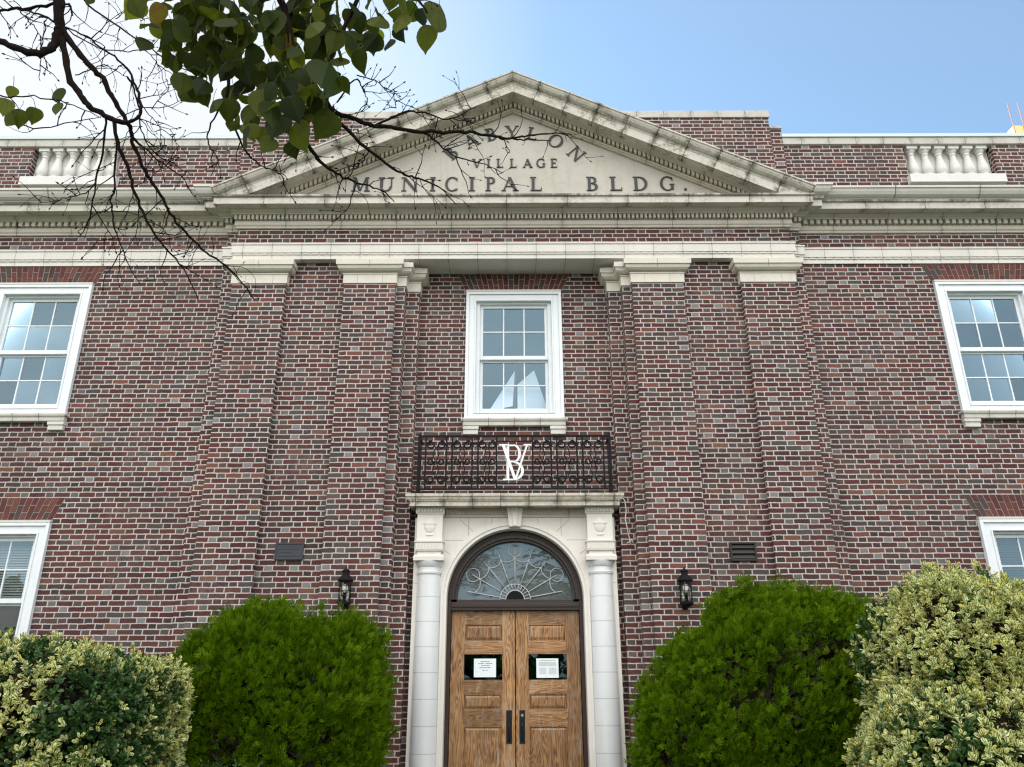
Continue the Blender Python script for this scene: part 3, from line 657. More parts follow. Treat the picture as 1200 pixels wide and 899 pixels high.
# windows
def make_screen():
    k = NM('insect_screen'); tr = k.n('ShaderNodeBsdfTransparent'); df = k.n('ShaderNodeBsdfDiffuse'); df.inputs[0].default_value = (.16, .17, .17, 1)
    mx = k.n('ShaderNodeMixShader'); mx.inputs[0].default_value = .62; k.link(tr.outputs[0], mx.inputs[1]); k.link(df.outputs[0], mx.inputs[2]); k.link(mx.outputs[0], k.out.inputs[0]); k.t.nodes.remove(k.b); return k.mat
SCREEN = make_screen()
def ring(mb, x0, x1, z0, z1, t, y0, y1, tb=None, tt=None):
    tb = t if tb is None else tb; tt = t if tt is None else tt
    mb.box(x0, x0 + t, y0, y1, z0, z1); mb.box(x1 - t, x1, y0, y1, z0, z1)
    mb.box(x0 + t, x1 - t, y0, y1, z1 - tt, z1); mb.box(x0 + t, x1 - t, y0, y1, z0, z0 + tb)
def window(cx, yw, hw, z0, z1, gw, gz0, gm0, gm1, gz1, cols, lower_cols, glass, sill=True):
    """hw, z0, z1: outside of casing; gw: half width of glass; gz0..gm0 lower glass, gm1..gz1 upper glass"""
    m = MB()
    ring(m, cx - hw, cx + hw, z0, z1, .045, yw - .055, yw + .02, .03)
    ring(m, cx - hw + .045, cx + hw - .045, z0 + .03, z1 - .045, .085, yw - .032, yw + .06, .05, .085)
    io = hw - .13
    ring(m, cx - io, cx + io, z0 + .08, z1 - .13, .022, yw - .045, yw + .08, .01)
    ii = io - .022
    ring(m, cx - ii, cx + ii, z0 + .09, z1 - .152, ii - gw - .045, yw + .02, yw + .16, .02, .03)
    win = m.build('window', WHITE, BLD, bevel=.004)
    m = MB(); m.box(cx - hw - .004, cx + hw + .004, yw - .06, yw + .0, z1 + .001, z1 + .028); m.build('head_flashing', OLDWHITE, win)
    so_ = gw + .045
    def sash(name, a, b, bot, top, nc, nr, y):
        m = MB(); m.box(cx - so_, cx - gw, y, y + .045, a - bot, b + top); m.box(cx + gw, cx + so_, y, y + .045, a - bot, b + top)
        m.box(cx - gw, cx + gw, y, y + .045, a - bot, a); m.box(cx - gw, cx + gw, y, y + .045, b, b + top)
        for i in range(1, nc): x = cx - gw + 2 * gw * i / nc; m.box(x - .009, x + .009, y + .006, y + .036, a, b)
        for i in range(1, nr):
            z = a + (b - a) * i / nr
            for c in range(nc):
                xa = cx - gw + 2 * gw * c / nc + (.009 if c else 0); xb = cx - gw + 2 * gw * (c + 1) / nc - (.009 if c < nc - 1 else 0)
                m.box(xa, xb, y + .008, y + .034, z - .009, z + .009)
        m.build(name, WHITE, win, bevel=.003)
    sash('upper_sash', gm1, gz1, gm1 - gm0 - .03, .05, cols, 2, yw + .065)
    sash('lower_sash', gz0, gm0, .075, .045, lower_cols, 2 if lower_cols > 1 else 1, yw + .115)
    m = MB()
    for y, za, zb, nc in ((yw + .085, gm1, gz1, cols), (yw + .135, gz0, gm0, lower_cols)):
        nr = 2 if nc > 1 else 1
        for i in range(nc):
            for j in range(nr):                                        # each light of glass sits a hair out of true
                xa, xb = cx - gw + 2 * gw * i / nc, cx - gw + 2 * gw * (i + 1) / nc; z0_, z1_ = za + (zb - za) * j / nr, za + (zb - za) * (j + 1) / nr
                e = [random.uniform(-.0016, .0016) for _ in range(3)]
                m.face([(xa, y + e[0], z0_), (xb, y + e[1], z0_), (xb, y + e[2] + e[1] - e[0], z1_), (xa, y + e[2], z1_)])
    m.build('glass', glass, win)
    if sill:
        m = MB(); m.sweep([(.0, z0 - .115), (.07, z0 - .115), (.075, z0 - .105), (.08, z0 - .06), (.095, z0 - .05), (.105, z0 - .03), (.107, z0 - .006), (.02, z0 + .004), (-.1, z0 + .004), (-.1, z0 - .115)], [(cx - hw + .06, yw + .05), (cx - hw + .06, yw), (cx + hw - .06, yw), (cx + hw - .06, yw + .05)])
        for s in (-1, 1):
            c = cx + s * (hw - .095); m.box(c - .105, c + .105, yw - .055, yw + .05, z0 - .235, z0 - .117); m.box(c - .115, c + .115, yw - .07, yw + .05, z0 - .165, z0 - .118)
        m.build('sill', SILL, win, bevel=.005)
    return win
UW = []
for cx, yw in ((-WX, P2), (0.0, PC), (WX, P2)):
    gw = .475 if cx else .462
    UW.append(window(cx, yw, .715, 5.115, 7.135, gw, 5.315, 6.035, 6.125, 6.905, 3, 3, GLASS))
LW = []
for cx in (-WX, WX):
    wn = window(cx, P2, .825, 1.60, 3.605, .59, 1.78, 2.555, 2.645, 3.375, 4, 1, GLASSL); LW.append(wn)
    m = MB(); z = 2.60 if cx < 0 else 1.75
    while z < 3.42:
        m.face([(cx - .62, P2 + .20, z), (cx + .62, P2 + .20, z), (cx + .62, P2 + .222, z + .030), (cx - .62, P2 + .222, z + .030)]); z += .034
    sc_ = MB(); sc_.face([(cx - .59, P2 + .10, 1.78), (cx + .59, P2 + .10, 1.78), (cx + .59, P2 + .10, 2.555), (cx - .59, P2 + .10, 2.555)]); sc_.build('insect_screen', SCREEN, wn)
    m.build('blind', BLIND if cx < 0 else BLINDD, wn)
# bright rear window seen through the upper left room
m = MB(); m.box(-8.72, -7.9, 14.34, 14.395, 6.35, 6.78); m.build('rear_window', make_emit('daylit_rear_window', (1., .97, .9), 2.6), BLD)

# jack arches of gauged brick over the windows
def jack(cx, yw, hb, ht, z0, z1):
    m = MB(); m.cur = 1; m.prism([(cx - hb, z0), (cx + hb, z0), (cx + ht, z1), (cx - ht, z1)], yw - .003, yw + .05); m.cur = 0
    n = int(round(2 * ht / .085)); g_ = .010
    for i in range(n):
        f = lambda k: (cx - hb + 2 * hb * k / n, cx - ht + 2 * ht * k / n)
        (b0, t0), (b1, t1) = f(i), f(i + 1)
        cut = .66 if i % 2 else .33
        for a, b in ((0, cut), (cut, 1)):
            x = lambda p, k: p[0] + (p[1] - p[0]) * k
            l, r = (b0, t0), (b1, t1); za, zb = z0 + (z1 - z0) * a + g_ / 2, z0 + (z1 - z0) * b - g_ / 2
            y = yw - .006 - random.random() * .003
            m.prism([(x(l, a) + g_ / 2, za), (x(r, a) - g_ / 2, za), (x(r, b) - g_ / 2, zb), (x(l, b) + g_ / 2, zb)], y, yw + .01)
    m.build('jack_arch', [ARCHBRICK, MORTAR], BLD)
for s in (-1, 1):
    jack(s * WX, P2, .74, .84, 7.172, 7.458); jack(s * WX, P2, .82, .935, 3.645, 3.945)
jack(0, PC, .735, .855, 7.172, 7.456)

# door surround
SUR = part_empty('door_surround', BLD, (0, 0, 0))
AR, SZ, AY = .89, 2.64, 10.31
m = MB()
for s in (-1, 1):
    a, b = sorted((s * AR, s * 1.335))
    m.face([(a, AY, 0), (b, AY, 0), (b, AY, 3.68), (a, AY, 3.68)])
    m.face([(s * 1.335, AY, 0), (s * 1.335, PC, 0), (s * 1.335, PC, 3.8), (s * 1.335, AY, 3.8)])
    m.face([(s * AR, AY, 0), (s * AR, AY + .22, 0), (s * AR, AY + .22, SZ), (s * AR, AY, SZ)])
na = 40
pt = [(AR * math.cos(math.pi * i / na), SZ + AR * math.sin(math.pi * i / na)) for i in range(na + 1)]
for (xa, za), (xb, zb) in zip(pt[:-1], pt[1:]):
    m.face([(xa, AY, za), (xa, AY, 3.68), (xb, AY, 3.68), (xb, AY, zb)]); m.face([(xa, AY, za), (xb, AY, zb), (xb, AY + .22, zb), (xa, AY + .22, za)])
m.cur = 1
def groove(mb, x0, z0, x1, z1, w=.006, y=AY):
    d = Vector((x1 - x0, z1 - z0)).normalized(); n = Vector((-d.y, d.x)) * w / 2
    mb.prism([(x0 + n.x, z0 + n.y), (x1 + n.x, z1 + n.y), (x1 - n.x, z1 - n.y), (x0 - n.x, z0 - n.y)], y - .0015, y + .01)
for s in (-1, 1):
    for an in (8, 33, 57):
        a = R(an); groove(m, s * (AR + .13) * math.cos(a), SZ + (AR + .13) * math.sin(a), s * min(1.33, 1.36 * math.cos(a)), SZ + min(1.02, 1.36 * math.sin(a)))
    groove(m, s * .95, 3.38, s * .62, 3.38); groove(m, s * .62, 3.38, s * .62, 3.67)
    groove(m, s * .31, 3.60, s * .31, 3.67)
    for z in (.3, .61, .92, 1.22, 1.53, 1.83, 2.14, 2.44): groove(m, s * .99, z, s * .895, z)
m.build('arch_panel', [SURR, simple('pale_joint', (.36, .33, .29), .9)], SUR)
m = MB()
for (r0, r1, y0) in ((AR + .001, AR + .045, AY - .018), (AR + .045, AR + .075, AY - .032), (AR + .075, AR + .118, AY - .012)):
    for i in range(na):
        a, b = math.pi * i / na, math.pi * (i + 1) / na
        m.prism([(r0 * math.cos(a), SZ + r0 * math.sin(a)), (r1 * math.cos(a), SZ + r1 * math.sin(a)), (r1 * math.cos(b), SZ + r1 * math.sin(b)), (r0 * math.cos(b), SZ + r0 * math.sin(b))], y0, AY + .002)
    for s in (-1, 1):
        a, b = sorted((s * r0, s * r1)); m.box(a, b, y0, AY + .002, 0, SZ)
m.build('archivolt', SURR, SUR)
m = MB(); m.prism([(-.078, 3.545), (.078, 3.545), (.108, 3.80), (-.108, 3.80)], AY - .085, AY + .05); m.prism([(-.030, 3.552), (.030, 3.552), (.042, 3.80), (-.042, 3.80)], AY - .10, AY - .08)
m.build('keystone', SURR, SUR, bevel=.006)
m = MB(); m.box(-1.0, 1.0, AY - .02, AY + .1, 3.682, 3.80); x = -.985
while x < .985:
    if abs(x) > .12: m.box(x - .013, x + .013, AY - .045, AY - .018, 3.72, 3.775)
    x += .042
m.build('dentil_band', TCB, SUR)
for s in (-1, 1):
    c = s * 1.125; yf = 10.18
    m = MB()
    m.box(c - .168, c + .168, yf, AY + .02, 3.352, 3.70)                                  # block with the urn
    m.sweep([(-.05, 3.70), (.0, 3.70), (.012, 3.706), (.02, 3.722), (.022, 3.726), (.022, 3.80), (-.05, 3.80)], [(c - .168, AY), (c - .168, yf), (c + .168, yf), (c + .168, AY)])
    for i in range(8): x = c - .168 + (i + .5) * .042; m.box(x - .013, x + .013, yf - .046, yf - .02, 3.732, 3.782)
    m.sweep([(-.05, 3.225), (.012, 3.225), (.012, 3.325), (.026, 3.333), (.03, 3.351), (-.05, 3.352)], [(c - .168, AY), (c - .168, yf), (c + .168, yf), (c + .168, AY)])
    for i in range(9): x = c - .18 + (i + .5) * .04; m.box(x - .011, x + .011, yf - .022, yf - .01, 3.24, 3.32)
    m.box(c - .155, c + .155, yf + .012, AY + .02, 3.172, 3.226)
    m.sweep([(-.05, 3.098), (.03, 3.098), (.034, 3.15), (.02, 3.16), (.016, 3.172), (-.05, 3.172)], [(c - .168, AY), (c - .168, yf), (c + .168, yf), (c + .168, AY)])
    n0 = len(m.v); m.lathe(c, 0, [(.004, 3.42), (.05, 3.425), (.05, 3.435), (.02, 3.445), (.02, 3.46), (.05, 3.48), (.072, 3.52), (.075, 3.56), (.09, 3.575), (.09, 3.59), (.06, 3.595), (.05, 3.62), (.02, 3.64), (.012, 3.665), (.003, 3.67)], 16)
    m.v[n0:] = [(x, yf + y * .28, z) for x, y, z in m.v[n0:]]
    m.build('entablature_block', SURR, SUR, bevel=.003)
    m = MB(); cy = 10.335
    m.lathe(c, cy, [(.166, 0), (.166, .5), (.166, 1.2), (.163, 2.0), (.157, 2.6), (.152, 2.93), (.165, 2.935), (.168, 2.95), (.165, 2.965), (.152, 2.97), (.15, 3.02), (.158, 3.026), (.165, 3.032), (.172, 3.05), (.186, 3.075), (.19, 3.097)], 40)
    m.build('column', COLM, SUR, smooth=2)
m = MB(); m.sweep([(-.36, 3.801), (-.03, 3.801), (-.03, 3.79), (.0, 3.788), (.0, 3.846), (.012, 3.85), (.014, 3.862), (.032, 3.868), (.044, 3.90), (.056, 3.908), (.058, 3.944), (-.36, 3.955)], [(-1.385, PC), (-1.385, 10.05), (1.385, 10.05), (1.385, PC)])
x = -1.37
while x < 1.38: m.box(x - .011, x + .011, 10.05 - .026, 10.05 - .01, 3.851, 3.866); x += .036
m.build('canopy', CANO, SUR, bevel=.003)
# frame, fanlight and the pair of oak doors
m = MB()
def arch_ring(mb, r0, r1, y0, y1, zc, n=40):
    for i in range(n):
        a, b = math.pi * i / n, math.pi * (i + 1) / n
        mb.prism([(r0 * math.cos(a), zc + r0 * math.sin(a)), (r1 * math.cos(a), zc + r1 * math.sin(a)), (r1 * math.cos(b), zc + r1 * math.sin(b)), (r0 * math.cos(b), zc + r0 * math.sin(b))], y0, y1)
arch_ring(m, .80, .905, 10.47, 10.66, 2.63); arch_ring(m, .77, .80, 10.50, 10.66, 2.63); arch_ring(m, .845, .87, 10.458, 10.471, 2.63)
for s in (-1, 1):
    a, b = sorted((s * .842, s * .905)); m.box(a, b, 10.472, 10.66, 0, 2.63)
m.box(-.842, .842, 10.48, 10.64, 2.495, 2.6); m.box(-.84, .84, 10.462, 10.481, 2.535, 2.578); m.box(-.77, .77, 10.5, 10.64, 2.6, 2.632)
m.build('door_frame', FRAME, BLD, bevel=.003)
m = MB(); n0 = [(0, 10.59, 2.63)] ; 
m.face([(.772 * math.cos(math.pi * i / 40), 10.59, 2.63 + .772 * math.sin(math.pi * i / 40)) for i in range(41)])
FAN = m.build('fanlight', GLASSF, BLD)
m = MB(); yc = 10.578
P3 = lambda r, a: (r * math.cos(a), yc, 2.632 + r * math.sin(a))
for r, t in ((.125, .008), (.205, .007)): m.tube([P3(r, math.pi * i / 24) for i in range(25)], t, 6)
for i in range(13):
    a = math.pi * (i + .5) / 13; m.tube([P3(.125, a), P3(.205, a)], .005, 5)
NS = 9
for i in range(NS):
    a = math.pi * (i + .5) / NS; m.tube([P3(.205, a), P3(.575, a)], .0075, 5); m.tube([P3(.575, a), P3(.66, a)], [.011, .004], 6)
    if i < NS - 1:
        b = math.pi * (i + 1.5) / NS; c_ = Vector(P3(.575, a)); e_ = Vector(P3(.575, b)); md = (c_ + e_) / 2; od = (md - Vector((0, yc, 2.632))).normalized(); h = (e_ - c_).length / 2; tx = (c_ - md).normalized()
        m.tube([md + tx * h * math.cos(t) - od * h * .62 * math.sin(t) for t in [math.pi * k / 12 for k in range(13)]], .007, 5)
for i in (1, 4, 7):
    a = math.pi * (i + .5) / NS; c_ = Vector(P3(.65, a)); m.tube([c_ + Vector((.088 * math.cos(t), 0, .088 * math.sin(t))) for t in [2 * math.pi * k / 20 for k in range(20)]], .0065, 5, closed=True)
m.build('leaded_tracery', LEAD, FAN, smooth=True)
m = MB(); m.face([(.13 * math.cos(math.pi * i / 20), 10.582, 2.633 + .13 * math.sin(math.pi * i / 20)) for i in range(21)]); m.build('hub_plate', IRON, FAN)

DZ = dict(top=2.492, p1=(2.325, 2.115), win=(1.952, 1.642), p2=(1.478, 1.29), p3=(1.10, .28))
for s in (-1, 1):
    D = part_empty('door', BLD, (s * .42, 0.55, 0))
    xo, xi = s * .836, s * .006; a0, a1 = s * .662, s * .168
    YF, YB = 10.55, 10.60
    for p, q in ((xo, a0), (a1, xi)):
        m = MB(); a, b = sorted((p, q)); m.box(a, b, YF, YB, .02, DZ['top']); m.build('stile', OAKV, D, bevel=.003)
    l, r = sorted((a0, a1))
    for z1, z0 in ((DZ['top'], DZ['p1'][0]), (DZ['p1'][1], DZ['win'][0]), (DZ['win'][1], DZ['p2'][0]), (DZ['p2'][1], DZ['p3'][0]), (DZ['p3'][1], .02)):
        m = MB(); m.box(l, r, YF + .0005, YB, z0, z1); m.build('rail', OAKH, D, bevel=.003)
    for nm, mat in (('p1', OAKV), ('p2', OAKV), ('p3', OAKV)):
        z1, z0 = DZ[nm]; m = MB(); m.box(l, r, YF + .022, YB - .005, z0, z1)
        e = .045; vs = [(l + .012, YF + .022, z0 + .012), (r - .012, YF + .022, z0 + .012), (r - .012, YF + .022, z1 - .012), (l + .012, YF + .022, z1 - .012), (l + e, YF + .006, z0 + e), (r - e, YF + .006, z0 + e), (r - e, YF + .006, z1 - e), (l + e, YF + .006, z1 - e)]
        m.raw(vs, [(0, 1, 5, 4), (1, 2, 6, 5), (2, 3, 7, 6), (3, 0, 4, 7), (4, 5, 6, 7)])
        ring(m, l, r, z0, z1, .012, YF + .004, YF + .022); m.build('panel', mat, D)
    z1, z0 = DZ['win']
    m = MB(); m.box(l, r, YF + .024, YF + .028, z0, z1); m.build('vision_pane', DARKPANE, D)
    m = MB(); c = s * .083; m.box(c - .036, c + .036, YF - .008, YF, .90, 1.285); h_ = m
    m.tube([(c, YF - .006, .935), (c, YF - .045, .96), (c, YF - .052, 1.0), (c, YF - .052, 1.10), (c, YF - .045, 1.13), (c, YF - .006, 1.15)], .011, 8)
    h_ = m.build('handle', HANDLE, D, bevel=.003)
    if s > 0:
        m = MB(); m.tube([(c, YF - .018, 1.225), (c, YF - .004, 1.225)], .017, 16); m.build('lock_cylinder', BRASS, D)

# ------------------------------------------------------------------ things fixed to or standing by the building
# notices on the door glass
def notice(label, x0, x1, z0, z1, lines):
    t = thing('paper_notice', label, 'notice', ((x0 + x1) / 2, 10.57, z0))
    m = MB(); m.box(x0, x1, 10.5705, 10.572, z0, z1); m.cur = 1
    for zc, segs, h in lines:
        for a, b in segs:
            z = z1 - (z1 - z0) * zc; xa, xb = x0 + (x1 - x0) * a, x0 + (x1 - x0) * b; x = xa
            while x < xb - .004:
                w = min(xb - x, random.uniform(.006, .022)); m.box(x, x + w, 10.5695, 10.5706, z - h / 2, z + h / 2); x += w + .0035
    m.build('sheet', [PAPER, INK], t)
notice('white notice of few bold lines on dark glass of the left oak door', -.535, -.25, 1.675, 1.90,
       [(.16, [(.3, .72)], .009), (.27, [(.2, .45), (.52, .82)], .009), (.38, [(.32, .7)], .009), (.49, [(.25, .76)], .009), (.63, [(.36, .5), (.55, .64)], .008)])
notice('white notice of dense small print on dark glass of the right oak door', .27, .555, 1.665, 1.90,
       [(.10, [(.15, .85)], .006)] + [(.2 + i * .045, [(.12, .9)], .004) for i in range(5)] + [(.5 + i * .05, [(.14, .45), (.56, .9)], .004) for i in range(7)])
t = thing('folded_flag', 'green and tan cloth leaning behind glass of the right oak door', 'cloth', (.63, 10.62, 1.62))
m = MB(); m.prism([(.575, 1.93), (.60, 1.93), (.665, 1.66), (.60, 1.66)], 10.61, 10.63); m.build('green_cloth', simple('green_cloth', (.03, .16, .05), .8), t)
m = MB(); m.prism([(.615, 1.94), (.645, 1.94), (.672, 1.70), (.672, 1.64)], 10.615, 10.635); m.build('tan_cloth', simple('tan_cloth', (.42, .26, .15), .8), t)

# balcony railing with monogram
RL = thing('balcony_railing', 'black wrought iron balcony railing with scrollwork and white monogram above the door', 'railing', (0, 10.2, 3.95))
RY, ZB, ZT = 10.085, 4.0, 4.755
for s in (-1, 1):
    m = MB(); m.box(s * 1.295 - .017, s * 1.295 + .017, RY - .017, RY + .017, 3.95, 4.79); m.build('post', IRON, RL, bevel=.003)
m = MB(); m.box(-1.278, 1.278, RY - .014, RY + .014, ZT - .012, ZT + .012); m.build('top_rail', IRON, RL)
m = MB(); m.box(-1.278, 1.278, RY - .012, RY + .012, ZB + .01, ZB + .03); m.build('bottom_rail', IRON, RL)
for s in (-1, 1):
    m = MB(); x = s * 1.295
    for z in (ZT, ZB + .02): m.box(x - .010, x + .010, RY + .0172, PC - .002, z - .011, z + .011)
    for y in (10.2, 10.32): m.box(x - .006, x + .006, y - .006, y + .006, ZB + .0312, ZT - .0112)
    m.build('side_return', IRON, RL)
BX = (1.205, .925, .845, .575, .495, .245)
for s in (-1, 1):
    for x in BX:
        m = MB(); m.box(s * x - .0105, s * x + .0105, RY - .0105, RY + .0105, ZB + .0305, ZT - .0125); m.build('baluster_bar', IRON, RL)
def spiral(mb, cx, cz, r, a0, turns, dirn, t=.012, n=26):
    pts = []
    for i in range(n + 1):
        f = i / n; a = a0 + dirn * turns * 2 * math.pi * f; rr = r * (1 - .55 * f); pts.append((cx + rr * math.cos(a), RY + .002, cz + rr * math.sin(a)))
    mb.tube(pts, t, 6)
for s in (-1, 1):
    for xa, xb in ((1.205, .925), (.845, .575), (.495, .245)):
        c = s * (xa + xb) / 2; m = MB(); h = (xa - xb) / 2
        for d in (-1, 1):
            spiral(m, c + d * h * .48, 4.635, .058, R(90), 1.25, -d); spiral(m, c + d * h * .48, 4.15, .058, R(-90), 1.25, d)
            spiral(m, c + d * h * .5, 4.40, .045, R(90 - d * 90 + 180), 1.1, d)
            m.tube([(c + d * h * .48, RY, 4.693), (c + d * .01, RY, 4.60), (c + d * h * .30, RY, 4.50), (c + d * h * .05, RY, 4.40), (c + d * h * .30, RY, 4.29), (c + d * .01, RY, 4.19), (c + d * h * .48, RY, 4.092)], .008, 6)
            m.tube([(c + d * h * .95, RY, 4.64), (c + d * h * .78, RY, 4.645)], .008, 6); m.tube([(c + d * h * .95, RY, 4.145), (c + d * h * .78, RY, 4.15)], .006, 6)
        m.build('scroll_panel', IRON, RL, smooth=True)
    for k in (4.63, 4.40, 4.15):
        for x in (.885, .535):
            m = MB(); m.tube([(s * x + .030 * math.cos(q), RY, k + .030 * math.sin(q)) for q in [2 * math.pi * i / 14 for i in range(14)]], .007, 5, closed=True); m.build('ring', IRON, RL, smooth=True)
m = MB(); m.box(-.236, .236, RY - .006, RY + .006, 4.672, 4.69); m.box(-.236, .236, RY - .006, RY + .006, 4.085, 4.10); m.build('cross_bar', IRON, RL)
gm = Glyphs(); gm.y = RY - .008; gm.d = .012; Z0, HH = 4.135, .495
def mono(ox, sx): gm.tf = lambda p: (ox + p[0] * sx, Z0 + p[1] * HH)
T_, N_ = .13, .055
mono(-.155, .40)
gm.bar(.16, 0, .16, 1, .09); gm.hbar(.0, .40, .02, .04); gm.hbar(.02, .38, .975, .04); gm.arc(.36, .745, .24, .255, -90, 90, .085, .04); gm.hbar(.2, .4, .515, .035); gm.arc(.36, .262, .34, .262, -90, 90, .095, .045)
gm.y = RY - .0215; mono(-.21, .44)
gm.bar(.50, .0, .12, 1, .09); gm.bar(.50, .0, .87, 1, .055); gm.hbar(.0, .28, .985, .035); gm.hbar(.76, 1.0, .985, .035)
gm.mb.build('monogram', MONO, RL)

# wall lanterns
def lantern(label):
    t = thing('wall_lantern', label, 'lantern', (0, 0, 0), 'lanterns beside the door')
    cy = -.125
    m = MB(); m.box(-.035, .035, -.012, .0, -.06, .16); m.build('back_plate', IRON, t)
    m = MB(); m.tube([(0, -.01, -.02), (0, -.05, -.035), (0, cy, -.03), (0, cy, 0)], .012, 8); m.build('bracket', IRON, t)
    m = MB(); m.lathe(0, cy, [(.02, -.045), (.05, -.03), (.082, -.01), (.085, 0), (.085, .018), (.07, .022)], 20); m.build('base', IRON, t, smooth=2)
    m = MB()
    for i in range(8):
        a = 2 * math.pi * (i + .5) / 8; x, y = .072 * math.cos(a), cy + .072 * math.sin(a); m.tube([(x, y, .02), (x, y, .27)], .0045, 5)
    for z in (.09, .15, .21): m.tube([(.073 * math.cos(q), cy + .073 * math.sin(q), z) for q in [2 * math.pi * i / 20 for i in range(20)]], .0035, 5, closed=True)
    m.build('cage', IRON, t)
    m = MB(); m.lathe(0, cy, [(.066, .021), (.066, .27)], 24); m.build('glass_cylinder', make_glass('lantern_glass', .06, (.88, .88, .85), gtint=(.95, .95, .92)) if 'lantern_glass' not in bpy.data.materials else bpy.data.materials['lantern_glass'], t, smooth=True)
    m = MB(); m.lathe(0, cy, [(.07, .268), (.098, .270), (.1, .285), (.085, .30), (.06, .335), (.042, .35), (.042, .385), (.052, .39), (.05, .40), (.03, .415), (.01, .425), (.012, .435), (.004, .445)], 20); m.build('roof', IRON, t, smooth=2)
    m = MB(); m.lathe(0, cy, [(.012, .06), (.014, .13)], 12); m.build('lamp_holder', IRON, t)
    m = MB(); m.lathe(0, cy, [(.014, .13), (.018, .145), (.034, .175), (.038, .195), (.033, .215), (.018, .232), (.003, .238)], 18); m.build('bulb', simple('frosted_bulb', (.85, .85, .82), .4, 0, .02), t, smooth=True)
    return t
la = lantern('black wall lantern on the brick pilaster to the left of the door'); la.location = (-2.125, P0, 2.535)
lb = copy_tree(la, (2.125, P0, 2.52)); lb['label'] = 'black wall lantern on the brick pilaster to the right of the door'

# plaque and vent
t = thing('wall_plaque', 'small dark bronze plaque on the brick bay left of the door', 'plaque', (-2.925, P1, 3.1))
m = MB(); m.box(-3.105, -2.745, P1 - .022, P1, 3.105, 3.315); m.build('plate', BRONZE, t, bevel=.006)
m = MB(); ring(m, -3.11, -2.74, 3.10, 3.32, .022, P1 - .03, P1 - .001); m.build('rim', BRONZE, t, bevel=.004)
m = MB()
for z, a, b in ((3.27, -3.03, -2.82), (3.24, -3.06, -2.80), (3.15, -3.06, -2.80), (3.20, -3.05, -2.90)): m.box(a, b, P1 - .026, P1 - .0215, z - .006, z + .006)
m.build('raised_lines', BRONZE, t)
t = thing('vent_grille', 'dark louvred vent set in the brick bay right of the door', 'vent', (2.955, P1, 3.06))
m = MB(); m.box(2.79, 3.12, P1 - .004, P1 - .001, 3.07, 3.30); m.build('backing', simple('vent_dark', (.008, .008, .008), .9), t)
m = MB(); ring(m, 2.785, 3.125, 3.065, 3.305, .022, P1 - .035, P1 - .0045); m.build('frame', VENTM, t, bevel=.003)
for i in range(3):
    z = 3.10 + i * .066; m = MB(); m.raw([(2.808, P1 - .03, z), (3.102, P1 - .03, z), (3.102, P1 - .006, z + .045), (2.808, P1 - .006, z + .045), (2.808, P1 - .03, z - .006), (3.102, P1 - .03, z - .006), (3.102, P1 - .006, z + .039), (2.808, P1 - .006, z + .039)], [(0, 1, 2, 3), (4, 7, 6, 5), (0, 4, 5, 1), (1, 5, 6, 2), (2, 6, 7, 3), (3, 7, 4, 0)]); m.build('louvre', VENTM, t)

# loose cable by the canopy
m = MB(); m.tube([(1.405, 10.09, 3.935), (1.46, 10.10, 3.86), (1.475, 10.12, 3.74), (1.46, 10.14, 3.62), (1.485, 10.17, 3.50), (1.50, 10.2, 3.42), (1.52, 10.22, 3.365), (1.505, 10.22, 3.33), (1.475, 10.23, 3.32)], .007, 6)
m.tube([(1.505, 10.22, 3.37), (1.545, 10.22, 3.36), (1.56, 10.22, 3.32)], .007, 6)
tag(m.build('loose_cable', simple('white_cable', (.62, .60, .56), .5), smooth=True), 'thin white cable dangling loose from the right end of the door canopy', 'cable')

# model sailing boat in the middle window
t = thing('model_sailboat', 'white sailed model boat standing inside the middle upper window', 'model boat', (0, 10.75, 5.2))
def sail(poly, y, nm):
    m = MB(); m.prism(poly, y, y + .006); m.build(nm, SAILM, t)
SY = 10.70
sail([(-.365, 5.335), (-.02, 5.40), (.012, 5.96)], SY, 'jib_sail'); sail([(-.28, 5.325), (-.20, 5.37), (-.13, 5.345)], SY - .02, 'fore_sail')
sail([(.05, 5.32), (.05, 5.74), (.30, 5.97), (.50, 5.32)], SY, 'main_sail')
m = MB(); m.tube([(.012, SY + .012, 5.26), (.015, SY + .012, 5.99)], .008, 8); m.build('mast', MAST, t)
m = MB(); m.raw([(-.42, SY, 5.27), (0, SY - .07, 5.25), (.52, SY, 5.27), (0, SY + .07, 5.25), (-.3, SY, 5.17), (.42, SY, 5.17)], [(0, 3, 2, 1), (0, 1, 5, 4), (1, 2, 5), (2, 3, 5), (3, 0, 4, 5)]); m.build('hull', MAST, t)
m = MB(); m.box(-.45, .5, 10.60, 10.85, 5.12, 5.165); m.build('stand', WHITE, t)

# yellow roof box with rods
t = thing('rooftop_box', 'yellow box with two thin rods standing on the roof at the right edge', 'roof equipment', (9.1, 11.2, 8.55))
m = MB(); m.box(8.85, 9.35, 11.1, 11.5, 8.55, 10.765); m.build('box_body', simple('yellow_paint', (.72, .60, .26), .5, 0, .06), t, bevel=.02)
for x in (8.845, 9.03):
    m = MB(); m.tube([(x, 11.085, 10.4), (x, 11.085, 11.235)], .007, 6); m.build('rod', simple('red_rod', (.45, .16, .14), .5), t)

